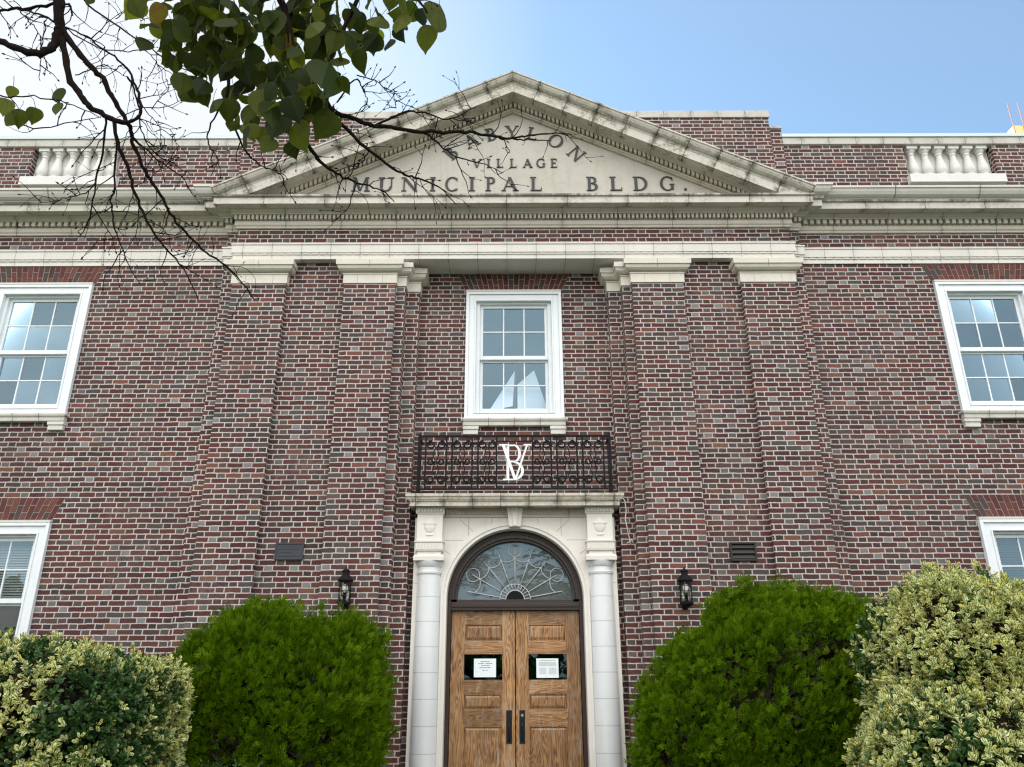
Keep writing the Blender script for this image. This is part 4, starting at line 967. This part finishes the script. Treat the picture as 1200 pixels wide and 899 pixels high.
# ------------------------------------------------------------------ plants
LEAFG = make_leaf('euonymus_green', [(0, (.022, .060, .014)), (.5, (.040, .098, .020)), (1, (.065, .135, .028))], .18, .4)
LEAFV = make_leaf('euonymus_variegated', [(0, (.05, .10, .025)), (.5, (.10, .16, .04)), (1, (.20, .26, .07))], .3, .45, (.14, [(0, (.70, .74, .27)), (.5, (.78, .80, .40)), (.8, (.80, .70, .12)), (1, (.82, .82, .52))]))
THUJA = make_leaf('arborvitae_spray', tipgain=.9, cols=[(0, (.048, .106, .001)), (.5, (.082, .156, .002)), (1, (.125, .20, .006))], trans=.3, rough=.7)
WOODM = simple('shrub_wood', (.035, .024, .016), .9, 0, .3, 20)
BARK = bark('tree_bark', (.016, .011, .009))
TREELEAF = make_leaf('linden_leaf', [(0, (.010, .020, .004)), (.45, (.026, .044, .005)), (.85, (.060, .074, .009)), (1, (.16, .10, .02))], .45, .6, None, [(0, (.035, .055, .004)), (.45, (.13, .165, .009)), (.85, (.42, .44, .02)), (1, (.45, .24, .02))])

def rot_frames(axis, rng):
    """per row: unit frames (side, up=axis, out) with a random spin"""
    a = axis / np.linalg.norm(axis, axis=1, keepdims=True)
    r = rng.normal(size=a.shape); s = np.cross(a, r); s /= np.linalg.norm(s, axis=1, keepdims=True); return s, a, np.cross(s, a)
def super_points(rng, n, c, rad, pw, zmin=-1.):
    d = rng.normal(size=(n, 3)); d /= np.linalg.norm(d, axis=1, keepdims=True)
    k = (np.abs(d) ** pw).sum(1) ** (-1 / pw); u = d * k[:, None]
    nrm = np.sign(u) * np.abs(u) ** (pw - 1) / rad; nrm /= np.linalg.norm(nrm, axis=1, keepdims=True)
    ok = u[:, 2] > zmin; return c + u[ok] * rad, nrm[ok]
def vnoise(p, f, seed):
    """smooth value from a few random plane waves, about -1..1"""
    r = np.random.default_rng(seed); s = np.zeros(len(p))
    for i in range(7): k = r.normal(size=3) * f; s += np.sin(p @ k + r.uniform(0, 6.28))
    return s / 3.2
def arborvitae(name, label, c, rad, seed, lean, pw):
    rng = np.random.default_rng(seed); c = np.array(c); rad = np.array(rad)
    t = thing(name, label, 'shrub', (c[0], c[1], 0), 'clipped arborvitae beside the door')
    C0, Nc = super_points(rng, 2300, c, rad, pw)                       # upright tufts with clefts between
    keep = C0[:, 2] > .05; C0, Nc = C0[keep], Nc[keep]
    lob = vnoise(C0, 4.3, seed + 1); off = rng.uniform(-.13, .03, len(C0)) + .072 * np.where(lob > -.3, lob, lob * 2.6)
    off[vnoise(C0, 3.6, seed + 9) < -.92] -= .30
    C0 = C0 + Nc * off[:, None]; K = 9
    ca = Nc * .45 + np.array([0, 0, .85]) + rng.normal(size=C0.shape) * .16; ca /= np.linalg.norm(ca, axis=1, keepdims=True)
    g3 = rng.normal(size=(len(C0) * K, 3)); g3 /= np.linalg.norm(g3, axis=1, keepdims=True)
    big = np.repeat(rng.uniform(.75, 1.35, len(C0)), K)[:, None]
    A0 = np.repeat(ca, K, 0); al = (g3 * A0).sum(1, keepdims=True)
    P = np.repeat(C0, K, 0) + (g3 * .050 + A0 * al * .060 + A0 * .03) * big
    ax = A0 * .75 + g3 * .55
    # the spray: flat fans of scale foliage
    S, L = 3, 5
    Pt = np.repeat(P, S, 0) + rng.normal(size=(len(P) * S, 3)) * .022; A = np.repeat(ax, S, 0) + rng.normal(size=(len(P) * S, 3)) * .30
    s, a, o = rot_frames(A, rng); ln = rng.uniform(.042, .080, len(Pt))
    V = []; 
    for l in range(L):
        th = (l - (L - 1) / 2) * .42; ll = ln * (1 - .16 * abs(l - 2)) ; dv = a * math.cos(th) + s * math.sin(th); sv = s * math.cos(th) - a * math.sin(th)
        b = Pt + a * (ln * .10 * (2 - abs(l - 2)))[:, None]; w = (ln * .085)[:, None]
        V.append(np.stack([b, b + dv * (ll * .55)[:, None] + sv * w, b + dv * ll[:, None] + o * (ln * .10)[:, None], b + dv * (ll * .55)[:, None] - sv * w], 1))
    V = np.concatenate([v.reshape(-1, 3) for v in V]); nf = len(V) // 4
    F = np.arange(nf * 4).reshape(nf, 4)
    tint = np.clip(np.repeat(.45 + .18 * rng.normal(size=len(C0)), K) + .14 * rng.normal(size=len(P)), 0, 1); tint = np.tile(np.repeat(tint, S), L)
    V[:, 0] += lean * (V[:, 2] - c[2])
    npmesh('foliage', V, F, THUJA, t, attrs=tint, uv=np.tile(np.array([[.5, 0], [1, .5], [.5, 1], [0, .5]]), (nf, 1)))
    m = MB()
    for i in range(9):
        a_ = rng.uniform(0, 6.28); r_ = rng.uniform(.45, .75)
        m.tube([(c[0], c[1], 0), (c[0] + .25 * r_ * rad[0] * math.cos(a_), c[1] + .25 * r_ * rad[1] * math.sin(a_), .6), (c[0] + r_ * rad[0] * math.cos(a_), c[1] + r_ * rad[1] * math.sin(a_), 1.5 + rng.uniform(0, .5))], [.05, .035, .01], 6)
    m.build('stem', WOODM, t)
    Bp, Bn = super_points(rng, 2600, c, rad * .80, pw)                 # dead brown inner sprays
    A = Bn + rng.normal(size=Bp.shape) * .6; s, a, o = rot_frames(A, rng)
    V = np.stack([Bp - s * .11 - a * .1, Bp + s * .11 - a * .1, Bp + s * .11 + a * .1, Bp - s * .11 + a * .1], 1).reshape(-1, 3)
    V[:, 0] += lean * (V[:, 2] - c[2])
    npmesh('inner_twigs', V, np.arange(len(V)).reshape(-1, 4), WOODM, t)
    return t
arborvitae('arborvitae_shrub', 'rounded dark green arborvitae left of the door, beneath the plaque', (-2.54, 8.65, 1.12), (1.12, 1.0, 1.18), 3, .07, 2.35)
arborvitae('arborvitae_shrub', 'wider rounded arborvitae right of the door, beneath the vent', (2.62, 8.72, 1.14), (1.28, 1.05, 1.29), 5, .26, 2.35)

def euonymus(name, label, c, rad, pw, seed, n, vari, leaf=(.042, .062), cat='hedge', zmin=-1., cut=None, extra=()):
    rng = np.random.default_rng(seed); c = np.array(c); rad = np.array(rad)
    t = thing(name, label, cat, (c[0], c[1], 0))
    lobes = [(c, rad, n)] + [(np.array(a), np.array(b), k) for a, b, k in extra]
    PN = []
    for i, (lc, lr, ln_) in enumerate(lobes):
        p_, n_ = super_points(rng, ln_, lc, lr, pw); k_ = np.ones(len(p_), bool)
        for j, (oc, orr, _) in enumerate(lobes):
            if j != i: k_ &= (np.abs((p_ - oc) / orr) ** pw).sum(1) > .72
        PN.append((p_[k_], n_[k_]))
    P, Nn = np.concatenate([a for a, _ in PN]), np.concatenate([b for _, b in PN])
    keep = (P[:, 2] > .08) & (P[:, 1] < c[1] + rad[1] * .9)
    if cut is not None: keep &= (P[:, 0] > cut[0]) & (P[:, 0] < cut[1])
    P, Nn = P[keep], Nn[keep]
    P = P + Nn * (.075 * vnoise(P, 3.4, seed) + .05 * vnoise(P, 9., seed + 3) + rng.uniform(-.13, .03, len(P)))[:, None]
    isv = vari(P, rng)
    P[isv] += Nn[isv] * .03
    ax = Nn * .8 + np.array([0, -.05, .6]) + rng.normal(size=P.shape) * .35; ax /= np.linalg.norm(ax, axis=1, keepdims=True)
    K = 9
    Pt = np.repeat(P, K, 0); A = np.repeat(ax, K, 0); lev = np.tile(np.arange(K), len(P)) / K
    s0, a0, o0 = rot_frames(A, rng)
    Pt = Pt + A * ((lev - .6) * .075)[:, None]
    th = np.radians(62 - 42 * lev + rng.normal(size=len(Pt)) * 10)
    d = s0 * np.sin(th)[:, None] + a0 * np.cos(th)[:, None]; nn = a0 * np.sin(th)[:, None] - s0 * np.cos(th)[:, None]; sd = o0
    L = rng.uniform(leaf[0], leaf[1], len(Pt)) * (1 - .35 * lev); Wd = L * rng.uniform(.24, .32, len(Pt))
    L, Wd = L[:, None], Wd[:, None]; b = Pt + d * .006
    p0 = b; m1 = b + d * L * .5 - nn * L * .02; m2 = b + d * L * .85 - nn * L * .05; tip = b + d * L - nn * L * .12
    l1, r1 = m1 - sd * Wd + nn * Wd * .35, m1 + sd * Wd + nn * Wd * .35; l2, r2 = m2 - sd * Wd * .72 + nn * Wd * .2, m2 + sd * Wd * .72 + nn * Wd * .2
    V = np.stack([p0, l1, m1, r1, l2, m2, r2, tip], 1).reshape(-1, 3); nl = len(Pt)
    q = np.array([[0, 2, 1, 1], [0, 3, 2, 2], [1, 2, 5, 4], [2, 3, 6, 5], [4, 5, 7, 7], [5, 6, 7, 7]])
    tri = np.array([[0, 2, 1], [0, 3, 2], [1, 2, 5], [1, 5, 4], [2, 3, 6], [2, 6, 5], [4, 5, 7], [5, 6, 7]])
    U = np.array([[.5, 0], [0, .5], [.5, .5], [1, .5], [.1, .85], [.5, .85], [.9, .85], [.5, 1.]])
    F = (tri[None] + (np.arange(nl) * 8)[:, None, None]).reshape(-1, 3)
    uv = np.tile(U[tri].reshape(1, -1, 2), (nl, 1, 1)).reshape(-1, 2)
    mi = np.repeat(np.repeat(isv, K), 8).astype(int)
    tint = np.repeat(np.clip(np.repeat(rng.random(len(P)), K) * .6 + rng.random(nl) * .4, 0, 1), 8)
    npmesh('foliage', V, F, [LEAFG, LEAFV], t, mi=mi, attrs=tint, uv=uv)
    BB = [super_points(rng, int(k * .5), a, b - .17, pw) for a, b, k in lobes]; Bp, Bn = np.concatenate([a for a, _ in BB]), np.concatenate([b for _, b in BB])
    keep = np.ones(len(Bp), bool)
    if cut is not None: keep = (Bp[:, 0] > cut[0]) & (Bp[:, 0] < cut[1])
    Bp, Bn = Bp[keep], Bn[keep]
    s, a, o = rot_frames(Bn + rng.normal(size=Bp.shape) * .5, rng)
    V = np.stack([Bp - s * .09 - a * .07, Bp + s * .09 - a * .07, Bp + s * .09 + a * .07, Bp - s * .09 + a * .07], 1).reshape(-1, 3)
    npmesh('inner_twigs', V, np.arange(len(V)).reshape(-1, 4), WOODM, t)
    m = MB()
    for i in range(14):
        x = c[0] + rng.uniform(-.7, .7) * rad[0]; y = c[1] + rng.uniform(-.4, .4) * rad[1]
        m.tube([(x, y, 0), (x + rng.uniform(-.1, .1), y, .6), (x + rng.uniform(-.25, .25), y - .1, rad[2] * 1.3)], [.025, .018, .008], 5)
    m.build('stem', WOODM, t)
    return t
def va(P, rng):
    return vnoise(P, 4.2, 43) + .6 * rng.normal(size=len(P)) > .16
def vb(P, rng):
    return vnoise(P, 2.0, 52) + .35 * rng.normal(size=len(P)) > -.72
euonymus('euonymus_hedge', 'clipped euonymus hedge of mixed dark green and cream leaves at the left edge', (-5.2, 7.15, .95), (2.2, .85, .98), 5, 11, 19000, va, cut=(-7.0, 9))
euonymus('euonymus_shrub', 'tall cream and yellow variegated euonymus mound at the right edge', (3.80, 6.2, .80), (1.32, .85, .92), 2.5, 12, 12500, vb, cat='shrub', extra=[((3.66, 6.55, 1.60), (.82, .72, .78), 5600), ((4.75, 6.3, 1.25), (.75, .7, .75), 4000)])
euonymus('euonymus_shrub', 'plain dark green euonymus behind the cream variegated mound at the far right', (5.55, 7.3, 1.15), (1.0, .85, 1.28), 3, 13, 4200, lambda P, r: r.random(len(P)) < .02, cat='shrub')
euonymus('low_boxwood', 'low dark boxwood peeping up in front of the left arborvitae', (-2.45, 7.05, .45), (.55, .4, .50), 3, 14, 900, lambda P, r: r.random(len(P)) < 0, leaf=(.022, .03), cat='shrub')

# trees over the road, mirrored in the door glass and lower windows
rg = np.random.default_rng(77)
n = 9000; X = rg.uniform(-45, 45, n); top = 5.2 + 1.6 * np.sin(X * .21 + 1) + 1.2 * np.sin(X * .53) + .7 * np.sin(X * 1.3)
Zz = top * rg.random(n) ** .8; Pp = np.stack([X, -30 + rg.normal(size=n) * 1.6, Zz], 1)
s_, a_, o_ = rot_frames(rg.normal(size=(n, 3)), rg); h_ = rg.uniform(.18, .45, n)[:, None]
V = np.stack([Pp - s_ * h_ - a_ * h_, Pp + s_ * h_ - a_ * h_, Pp + s_ * h_ + a_ * h_, Pp - s_ * h_ + a_ * h_], 1).reshape(-1, 3)
o = npmesh('tree_line', V, np.arange(4 * n).reshape(n, 4), LEAFG, None, attrs=rg.random(n)); o['kind'] = 'stuff'

# ------------------------------------------------------------------ the street tree whose boughs hang into view
# boughs: (start radius mm, end radius mm, points in metres)
LIMBS=[(26,20,[(-2.059,2.55,4.696),(-2.048,2.567,4.562),(-2.021,2.583,4.406),(-2.016,2.6,4.336)]),
(19,12,[(-2.018,2.6,4.345),(-2.017,2.592,4.27),(-2.033,2.583,4.214),(-2.071,2.575,4.193),(-2.15,2.567,4.208),(-2.227,2.558,4.247),(-2.328,2.55,4.31)]),
(15,10,[(-2.012,2.6,4.336),(-1.977,2.614,4.235),(-1.931,2.629,4.094),(-1.882,2.643,4.028),(-1.844,2.657,3.982),(-1.782,2.671,3.948),(-1.719,2.686,3.924),(-1.697,2.7,3.927)]),
(14,9,[(-2.005,2.6,4.355),(-1.935,2.625,4.255),(-1.867,2.65,4.183),(-1.829,2.675,4.15),(-1.791,2.7,4.078),(-1.756,2.725,4.026),(-1.728,2.75,3.973)]),
(8,5,[(-1.728,2.75,3.968),(-1.694,2.76,4.008),(-1.689,2.77,4.064),(-1.721,2.78,4.158),(-1.769,2.79,4.255),(-1.809,2.8,4.323)]),
(5,3,[(-1.809,2.8,4.323),(-1.837,2.762,4.338),(-1.903,2.725,4.376),(-1.98,2.688,4.414),(-2.037,2.65,4.416)]),
(10,2.5,[(-1.725,2.75,3.973),(-1.728,2.782,3.971),(-1.719,2.814,3.918),(-1.674,2.845,3.814),(-1.65,2.877,3.77),(-1.59,2.909,3.684),(-1.55,2.941,3.611),(-1.475,2.973,3.534),(-1.406,3.005,3.47),(-1.319,3.036,3.418),(-1.266,3.068,3.371),(-1.201,3.1,3.288)]),
(9,2,[(-1.783,2.75,3.982),(-1.751,2.778,3.854),(-1.725,2.806,3.803),(-1.691,2.833,3.703),(-1.661,2.861,3.621),(-1.617,2.889,3.535),(-1.556,2.917,3.453),(-1.504,2.944,3.401),(-1.454,2.972,3.336),(-1.404,3.0,3.23)]),
(5,1.8,[(-1.804,2.72,3.976),(-1.811,2.756,3.855),(-1.831,2.792,3.709),(-1.851,2.828,3.599),(-1.876,2.864,3.52),(-1.919,2.9,3.491)]),
(4.5,1.6,[(-1.784,2.8,3.917),(-1.768,2.825,3.697),(-1.78,2.85,3.614),(-1.761,2.875,3.526),(-1.729,2.9,3.444),(-1.689,2.925,3.357),(-1.643,2.95,3.283)]),
(3,1.5,[(-1.869,2.85,3.733),(-1.904,2.85,3.68),(-1.98,2.85,3.654),(-2.044,2.85,3.636),(-2.105,2.85,3.628)]),
(4,1.6,[(-1.72,2.8,3.939),(-1.659,2.85,3.895),(-1.597,2.9,3.854),(-1.541,2.95,3.835),(-1.532,3.0,3.801)]),
(4.5,1.6,[(-1.769,2.75,4.228),(-1.746,2.783,4.185),(-1.725,2.817,4.103),(-1.721,2.85,4.036),(-1.697,2.883,3.968),(-1.655,2.917,3.928),(-1.584,2.95,3.887)]),
(6,3,[(-2.595,3.4,5.47),(-2.455,3.4,5.312),(-2.283,3.4,5.183),(-2.116,3.4,5.057),(-1.967,3.4,4.939),(-1.82,3.4,4.854)]),
(3.5,2,[(-2.376,3.1,4.877),(-2.258,3.117,4.801),(-2.161,3.133,4.76),(-2.045,3.15,4.764),(-1.977,3.167,4.792),(-1.911,3.183,4.727),(-1.895,3.2,4.697)]),
(3,1.6,[(-2.35,3.2,4.932),(-2.21,3.2,4.843),(-2.202,3.2,4.727),(-2.185,3.2,4.614)]),
(3,1.6,[(-2.184,3.0,4.469),(-2.117,3.025,4.535),(-2.072,3.05,4.569),(-1.992,3.075,4.537),(-1.952,3.1,4.511)]),
(3.4,1.6,[(-2.148,2.5,3.913),(-2.075,2.5,3.899),(-1.972,2.5,3.899),(-1.863,2.5,3.877),(-1.752,2.5,3.834),(-1.682,2.5,3.792)]),
(3.2,1.6,[(-2.167,2.65,3.901),(-2.015,2.65,3.865),(-1.896,2.65,3.895),(-1.781,2.65,3.922)]),
(7,5,[(-2.066,2.62,4.524),(-2.139,2.615,4.504),(-2.238,2.61,4.484),(-2.307,2.605,4.464),(-2.37,2.6,4.425)]),
(5,2.2,[(-2.047,2.6,4.394),(-2.129,2.6,4.443),(-2.209,2.6,4.464),(-2.282,2.6,4.504),(-2.346,2.6,4.564)]),
(3,1.5,[(-2.21,2.6,4.454),(-2.157,2.6,4.399),(-2.12,2.6,4.351),(-2.079,2.6,4.297)]),
(3,1.5,[(-2.087,2.6,4.404),(-2.076,2.6,4.336),(-2.076,2.6,4.269),(-2.066,2.6,4.184),(-2.041,2.6,4.068)]),
(5,4,[(-2.038,2.6,4.498),(-2.008,2.6,4.498),(-1.991,2.6,4.473),(-1.976,2.6,4.433)]),
(2.6,1.3,[(-2.252,3.3,5.143),(-2.209,3.3,5.193),(-2.165,3.3,5.193),(-2.126,3.3,5.155),(-2.099,3.3,5.111)]),
(2.6,1.3,[(-2.279,3.2,4.872),(-2.233,3.2,4.919),(-2.211,3.2,5.003),(-2.266,3.2,5.051)]),
(3,1.5,[(-2.023,3.3,4.572),(-1.952,3.3,4.477),(-1.872,3.3,4.393),(-1.792,3.3,4.311),(-1.702,3.3,4.209)]),
(2.6,1.4,[(-1.888,3.2,4.43),(-1.859,3.2,4.501),(-1.824,3.2,4.556),(-1.843,3.2,4.624)]),
(12,8,[(-0.976,2.6,4.227),(-0.866,2.625,4.041),(-0.795,2.65,3.949),(-0.741,2.675,3.943),(-0.687,2.7,3.937),(-0.632,2.725,3.934),(-0.543,2.75,3.941),(-0.442,2.775,3.94),(-0.358,2.8,3.958)]),
(8,2.2,[(-0.358,2.8,3.958),(-0.265,2.825,3.977),(-0.19,2.85,3.988),(-0.113,2.875,3.989),(-0.035,2.9,4.004),(0.044,2.925,4.033),(0.125,2.95,4.067),(0.187,2.975,4.092),(0.249,3.0,4.102)]),
(5,2,[(-0.095,2.95,4.044),(-0.015,2.967,4.052),(0.066,2.983,4.06),(0.147,3.0,4.068)]),
(6,1.6,[(-0.634,2.75,3.955),(-0.565,2.771,4.014),(-0.513,2.793,4.065),(-0.447,2.814,4.078),(-0.372,2.836,4.072),(-0.308,2.857,4.08),(-0.252,2.879,4.136),(-0.194,2.9,4.189)]),
(9,1.8,[(-0.803,2.6,3.916),(-0.755,2.644,3.873),(-0.68,2.688,3.815),(-0.594,2.731,3.761),(-0.514,2.775,3.723),(-0.457,2.819,3.732),(-0.387,2.863,3.732),(-0.327,2.906,3.709),(-0.286,2.95,3.68)]),
(9,1.8,[(-0.882,2.5,3.78),(-0.85,2.543,3.69),(-0.82,2.586,3.652),(-0.769,2.629,3.629),(-0.717,2.671,3.619),(-0.654,2.714,3.619),(-0.59,2.757,3.624),(-0.54,2.8,3.593)]),
(5,1.6,[(-0.441,2.85,3.998),(-0.385,2.88,3.975),(-0.333,2.91,3.941),(-0.243,2.94,3.912),(-0.16,2.97,3.911),(-0.075,3.0,3.885)]),
(4,1.5,[(-1.23,2.55,3.909),(-1.275,2.58,3.822),(-1.298,2.61,3.782),(-1.287,2.64,3.746),(-1.265,2.67,3.717),(-1.297,2.7,3.658)]),
(4.5,1.5,[(-1.14,2.5,3.739),(-1.095,2.55,3.655),(-1.042,2.6,3.626),(-1.013,2.65,3.646),(-0.985,2.7,3.644)]),
(4,1.6,[(-0.798,2.7,4.038),(-0.745,2.75,4.209),(-0.715,2.8,4.206),(-0.713,2.85,4.206),(-0.704,2.9,4.186)]),
(3,1.5,[(-0.748,2.8,4.28),(-0.668,2.837,4.279),(-0.625,2.875,4.263),(-0.59,2.913,4.261),(-0.585,2.95,4.213)]),
(3,1.5,[(-0.665,2.75,3.86),(-0.67,2.788,3.835),(-0.712,2.825,3.796),(-0.757,2.862,3.801),(-0.801,2.9,3.774)]),
(18,9,[(-1.045,2.35,4.529),(-1.002,2.38,4.374),(-0.96,2.41,4.221),(-0.918,2.44,4.071),(-0.888,2.47,3.924),(-0.882,2.5,3.78)]),
(12,5,[(-1.33,2.3,4.423),(-1.274,2.34,4.284),(-1.235,2.38,4.146),(-1.191,2.42,4.009),(-1.172,2.46,3.916),(-1.197,2.5,3.845)]),
(12,5,[(-0.646,2.4,4.539),(-0.659,2.42,4.394),(-0.706,2.44,4.251),(-0.754,2.46,4.135),(-0.798,2.48,3.977),(-0.763,2.5,3.83)]),
(9,4,[(-0.31,2.3,4.42),(-0.375,2.3,4.304),(-0.406,2.3,4.214),(-0.369,2.3,4.126)])]
LEAFBLOBS=[((-1.468,2.5,4.341),0.156,0.087),((-1.454,2.45,4.15),0.109,0.075),((-1.334,2.4,3.948),0.093,0.093),((-1.289,2.5,4.223),0.191,0.173),((-1.083,2.45,4.126),0.204,0.204),((-0.935,2.5,4.268),0.208,0.156),((-1.005,2.5,3.908),0.191,0.139),((-0.818,2.45,3.971),0.119,0.153),((-0.773,2.5,4.267),0.208,0.139),((-0.615,2.5,4.337),0.139,0.097),((-0.887,2.45,3.718),0.119,0.085),((-1.07,2.45,3.719),0.095,0.061),((-1.333,2.5,4.154),0.156,0.191),((-0.76,2.45,3.8),0.085,0.102),((-0.454,2.4,4.264),0.093,0.047),((-1.126,2.5,4.363),0.382,0.09)]
LEAVES=[((-0.324,2.35,4.147),0.13),((-0.382,2.35,4.06),0.098),((-0.485,2.4,4.173),0.093),((-0.733,2.3,3.803),0.14),((-0.867,2.4,3.828),0.12),((-1.062,2.4,3.598),0.087),((-1.133,2.4,3.747),0.087),((-1.048,2.4,3.726),0.087),((-1.196,2.4,3.747),0.073),((-0.926,2.4,3.657),0.107),((-0.864,2.4,3.617),0.113),((-0.946,2.4,3.57),0.073),((-0.728,2.4,3.665),0.113),((-1.333,2.4,3.876),0.087),((-1.497,2.4,4.14),0.08),((-1.235,2.4,3.842),0.08),((-1.939,2.4,3.713),0.067),((-1.875,2.4,3.721),0.06),((-2.006,2.4,3.762),0.073),((-1.986,2.4,3.689),0.053),((-1.885,2.5,3.899),0.069),((-1.868,2.5,3.834),0.055),((-2.066,2.5,3.921),0.049),((-1.772,2.4,4.301),0.04),((-0.739,2.4,4.098),0.1),((-0.652,2.4,3.988),0.087),((-1.003,2.35,4.136),0.098),((-1.206,2.35,4.137),0.098),((-0.571,2.4,4.164),0.093),((-1.504,2.4,4.056),0.073),((-0.991,2.35,3.736),0.104)]

T = thing('street_tree', 'half bare tree with heart shaped green leaves hanging over the upper left', 'tree', (-3.0, 1.3, 0))
rng = random.Random(21)
m = MB(); m.tube([(-3.02, 1.3, -.1), (-3.0, 1.3, .3), (-2.98, 1.32, 1.5), (-2.92, 1.36, 2.6), (-2.85, 1.42, 3.4), (-2.7, 1.55, 4.2), (-2.5, 1.8, 5.0), (-2.2, 2.1, 5.7)], [.26, .19, .165, .15, .14, .10, .07, .04], 14); TR = m.build('trunk', BARK, T, smooth=True)
m = MB()
m.tube([(-2.80, 1.47, 3.7), (-2.55, 1.75, 4.5), (-2.25, 2.15, 5.0), (-2.02, 2.45, 5.0)] + [LIMBS[0][2][0]], [.09, .07, .05, .035, .027], 10)
m.tube([(-2.6, 1.65, 4.6), (-2.1, 1.9, 5.3), (-1.5, 2.2, 5.5), (-1.1, 2.35, 5.2), LIMBS[40][2][0]], [.075, .06, .045, .03, .018], 10)
m.tube([(-2.1, 1.9, 5.3), (-1.6, 2.1, 5.35), (-1.4, 2.25, 4.95), LIMBS[41][2][0]], [.045, .03, .02, .012], 8)
m.tube([(-1.5, 2.2, 5.5), (-1.0, 2.35, 5.55), (-.75, 2.4, 5.1), LIMBS[42][2][0]], [.035, .026, .018, .012], 8)
m.tube([(-1.0, 2.35, 5.55), (-.6, 2.35, 5.3), LIMBS[43][2][0]], [.02, .014, .009], 8)
m.tube([(-2.25, 2.15, 5.0), (-1.9, 2.8, 5.4), LIMBS[13][2][0]], [.02, .012, .006], 6)
m.build('limb', BARK, T, smooth=True)
def smooth_line(p, n=4):
    p = [Vector(a) for a in p]; out = []
    for i in range(len(p) - 1):
        a, b, c, d = p[max(i - 1, 0)], p[i], p[i + 1], p[min(i + 2, len(p) - 1)]
        for k in range(n):
            t = k / n; out.append(.5 * ((2 * b) + (c - a) * t + (2 * a - 5 * b + 4 * c - d) * t * t + (3 * b - a - 3 * c + d) * t ** 3))
    return out + [p[-1]]
tw = MB()
def twig(p, d, L, r, depth=0):
    """a fine crooked side shoot with small buds"""
    pts = [p]; n = max(3, int(L / .03)); dd = d.normalized()
    for i in range(n):
        dd = (dd + Vector((rng.gauss(0, .22), rng.gauss(0, .22), rng.gauss(0, .22) - .02))).normalized(); pts.append(pts[-1] + dd * L / n)
    tw.tube(pts, [r * (1 - .6 * i / n) for i in range(n + 1)], 5)
    tw.tube([pts[-1], pts[-1] + dd * .006, pts[-1] + dd * .016], [r * .5, r * 1.5, r * .3], 5)
    if depth < 1:
        for i in range(1, n):
            if rng.random() < .38: twig(pts[i], (dd + Vector((rng.gauss(0, .8), rng.gauss(0, .8), rng.gauss(0, .8)))), L * rng.uniform(.25, .55), r * .7, depth + 1)
for li, (r0, r1, pts) in enumerate(LIMBS):
    sp = smooth_line(pts); n = len(sp) - 1
    b = MB(); rr = [1.0 * (r0 + (r1 - r0) * i / n) / 1000 * (1 + .10 * math.sin(i * 2.3 + li)) for i in range(n + 1)]
    jit = [Vector((rng.gauss(0, .0025), rng.gauss(0, .0025), rng.gauss(0, .0025))) for _ in sp]
    sp = [p + (j if 0 < i < n else Vector()) for i, (p, j) in enumerate(zip(sp, jit))]
    b.tube(sp, rr, 8 if r0 > 6 else 6); b.build('branch', BARK, T, smooth=True)
    if r0 < 12:
        for i in range(2, n):
            if rng.random() < .36:
                t_ = (sp[i + 1] - sp[i - 1]).normalized(); sd = t_.cross(Vector((rng.gauss(0, .5), -1, rng.gauss(0, .5)))).normalized() * rng.choice((-1, 1))
                twig(sp[i], t_ * rng.uniform(.3, .8) + sd + Vector((0, rng.gauss(0, .5), -.15)), rng.uniform(.05, .20) * (1.15 if r0 > 4 else .8), rng.uniform(.0019, .0030))
tw.build('twigs', BARK, T)
# leaves
HEART = [(.0, 0), (.16, -.07), (.33, -.03), (.45, .10), (.50, .27), (.46, .45), (.36, .62), (.22, .80), (.09, .93), (0, 1.08)]
LV, LF, LT, LM = [], [], [], []
def leaf(p, L, yaw, tilt, roll, tint):
    """heart shaped blade hanging from p, folded a little along the midrib"""
    i0 = len(LV); M_ = Matrix.Rotation(yaw, 3, 'Z') @ Matrix.Rotation(tilt, 3, 'X') @ Matrix.Rotation(roll, 3, 'Y')
    pts = [(x, z) for x, z in HEART]; curl = rng.uniform(-.5, .7); cup = rng.uniform(.05, .5)
    def T3(x, z): return p + M_ @ Vector((x * L, (cup * abs(x) + curl * z * z * .4) * L, -z * L))
    mid = [T3(0, z) for _, z in pts]
    for sg in (-1, 1):
        k = len(LV); side = [T3(sg * x * 1.02, z) for x, z in pts]
        LV.extend(mid); LV.extend(side)
        for j in range(len(pts) - 1):
            LF.append((k + j, k + j + 1, k + len(pts) + j + 1, k + len(pts) + j)); LT.append(tint)
pet = MB()
def petiole(p, L):
    q = p + Vector((rng.gauss(0, .02), rng.gauss(0, .03), rng.uniform(.03, .07))); pet.tube([q, (p + q) / 2 + Vector((rng.gauss(0, .005), 0, .004)), p], .0012, 4)
for (p, L) in LEAVES:
    p = Vector(p) + Vector((0, 0, L * .5)); leaf(p, L * 1.0, rng.gauss(0, .5), rng.gauss(.1, .3), rng.gauss(0, .3), min(.86, max(0, rng.gauss(.55, .22)))); petiole(p, L)
wts = [b[1] * b[2] for b in LEAFBLOBS]
for i in range(320):
    c, a, b = rng.choices(LEAFBLOBS, wts)[0]
    while True:
        x, y, z = rng.uniform(-1, 1), rng.uniform(-1, 1), rng.uniform(-1, 1)
        if x * x + y * y + z * z < 1: break
    L = rng.uniform(.058, .100); p = Vector((c[0] + x * a, c[1] + y * .22, c[2] + z * b + L * .45))
    leaf(p, L, rng.gauss(0, .9), rng.gauss(.15, .5), rng.gauss(0, .45), 1. if rng.random() < .008 else min(.86, max(0, rng.gauss(.42, .25)))); petiole(p, L)
LVn = np.array([tuple(v) for v in LV]); npmesh('leaf_canopy', LVn, np.array(LF), TREELEAF, T, attrs=np.array(LT), smooth=True)
pet.build('petioles', simple('petiole', (.09, .11, .03), .6), T)['kind'] = 'stuff'
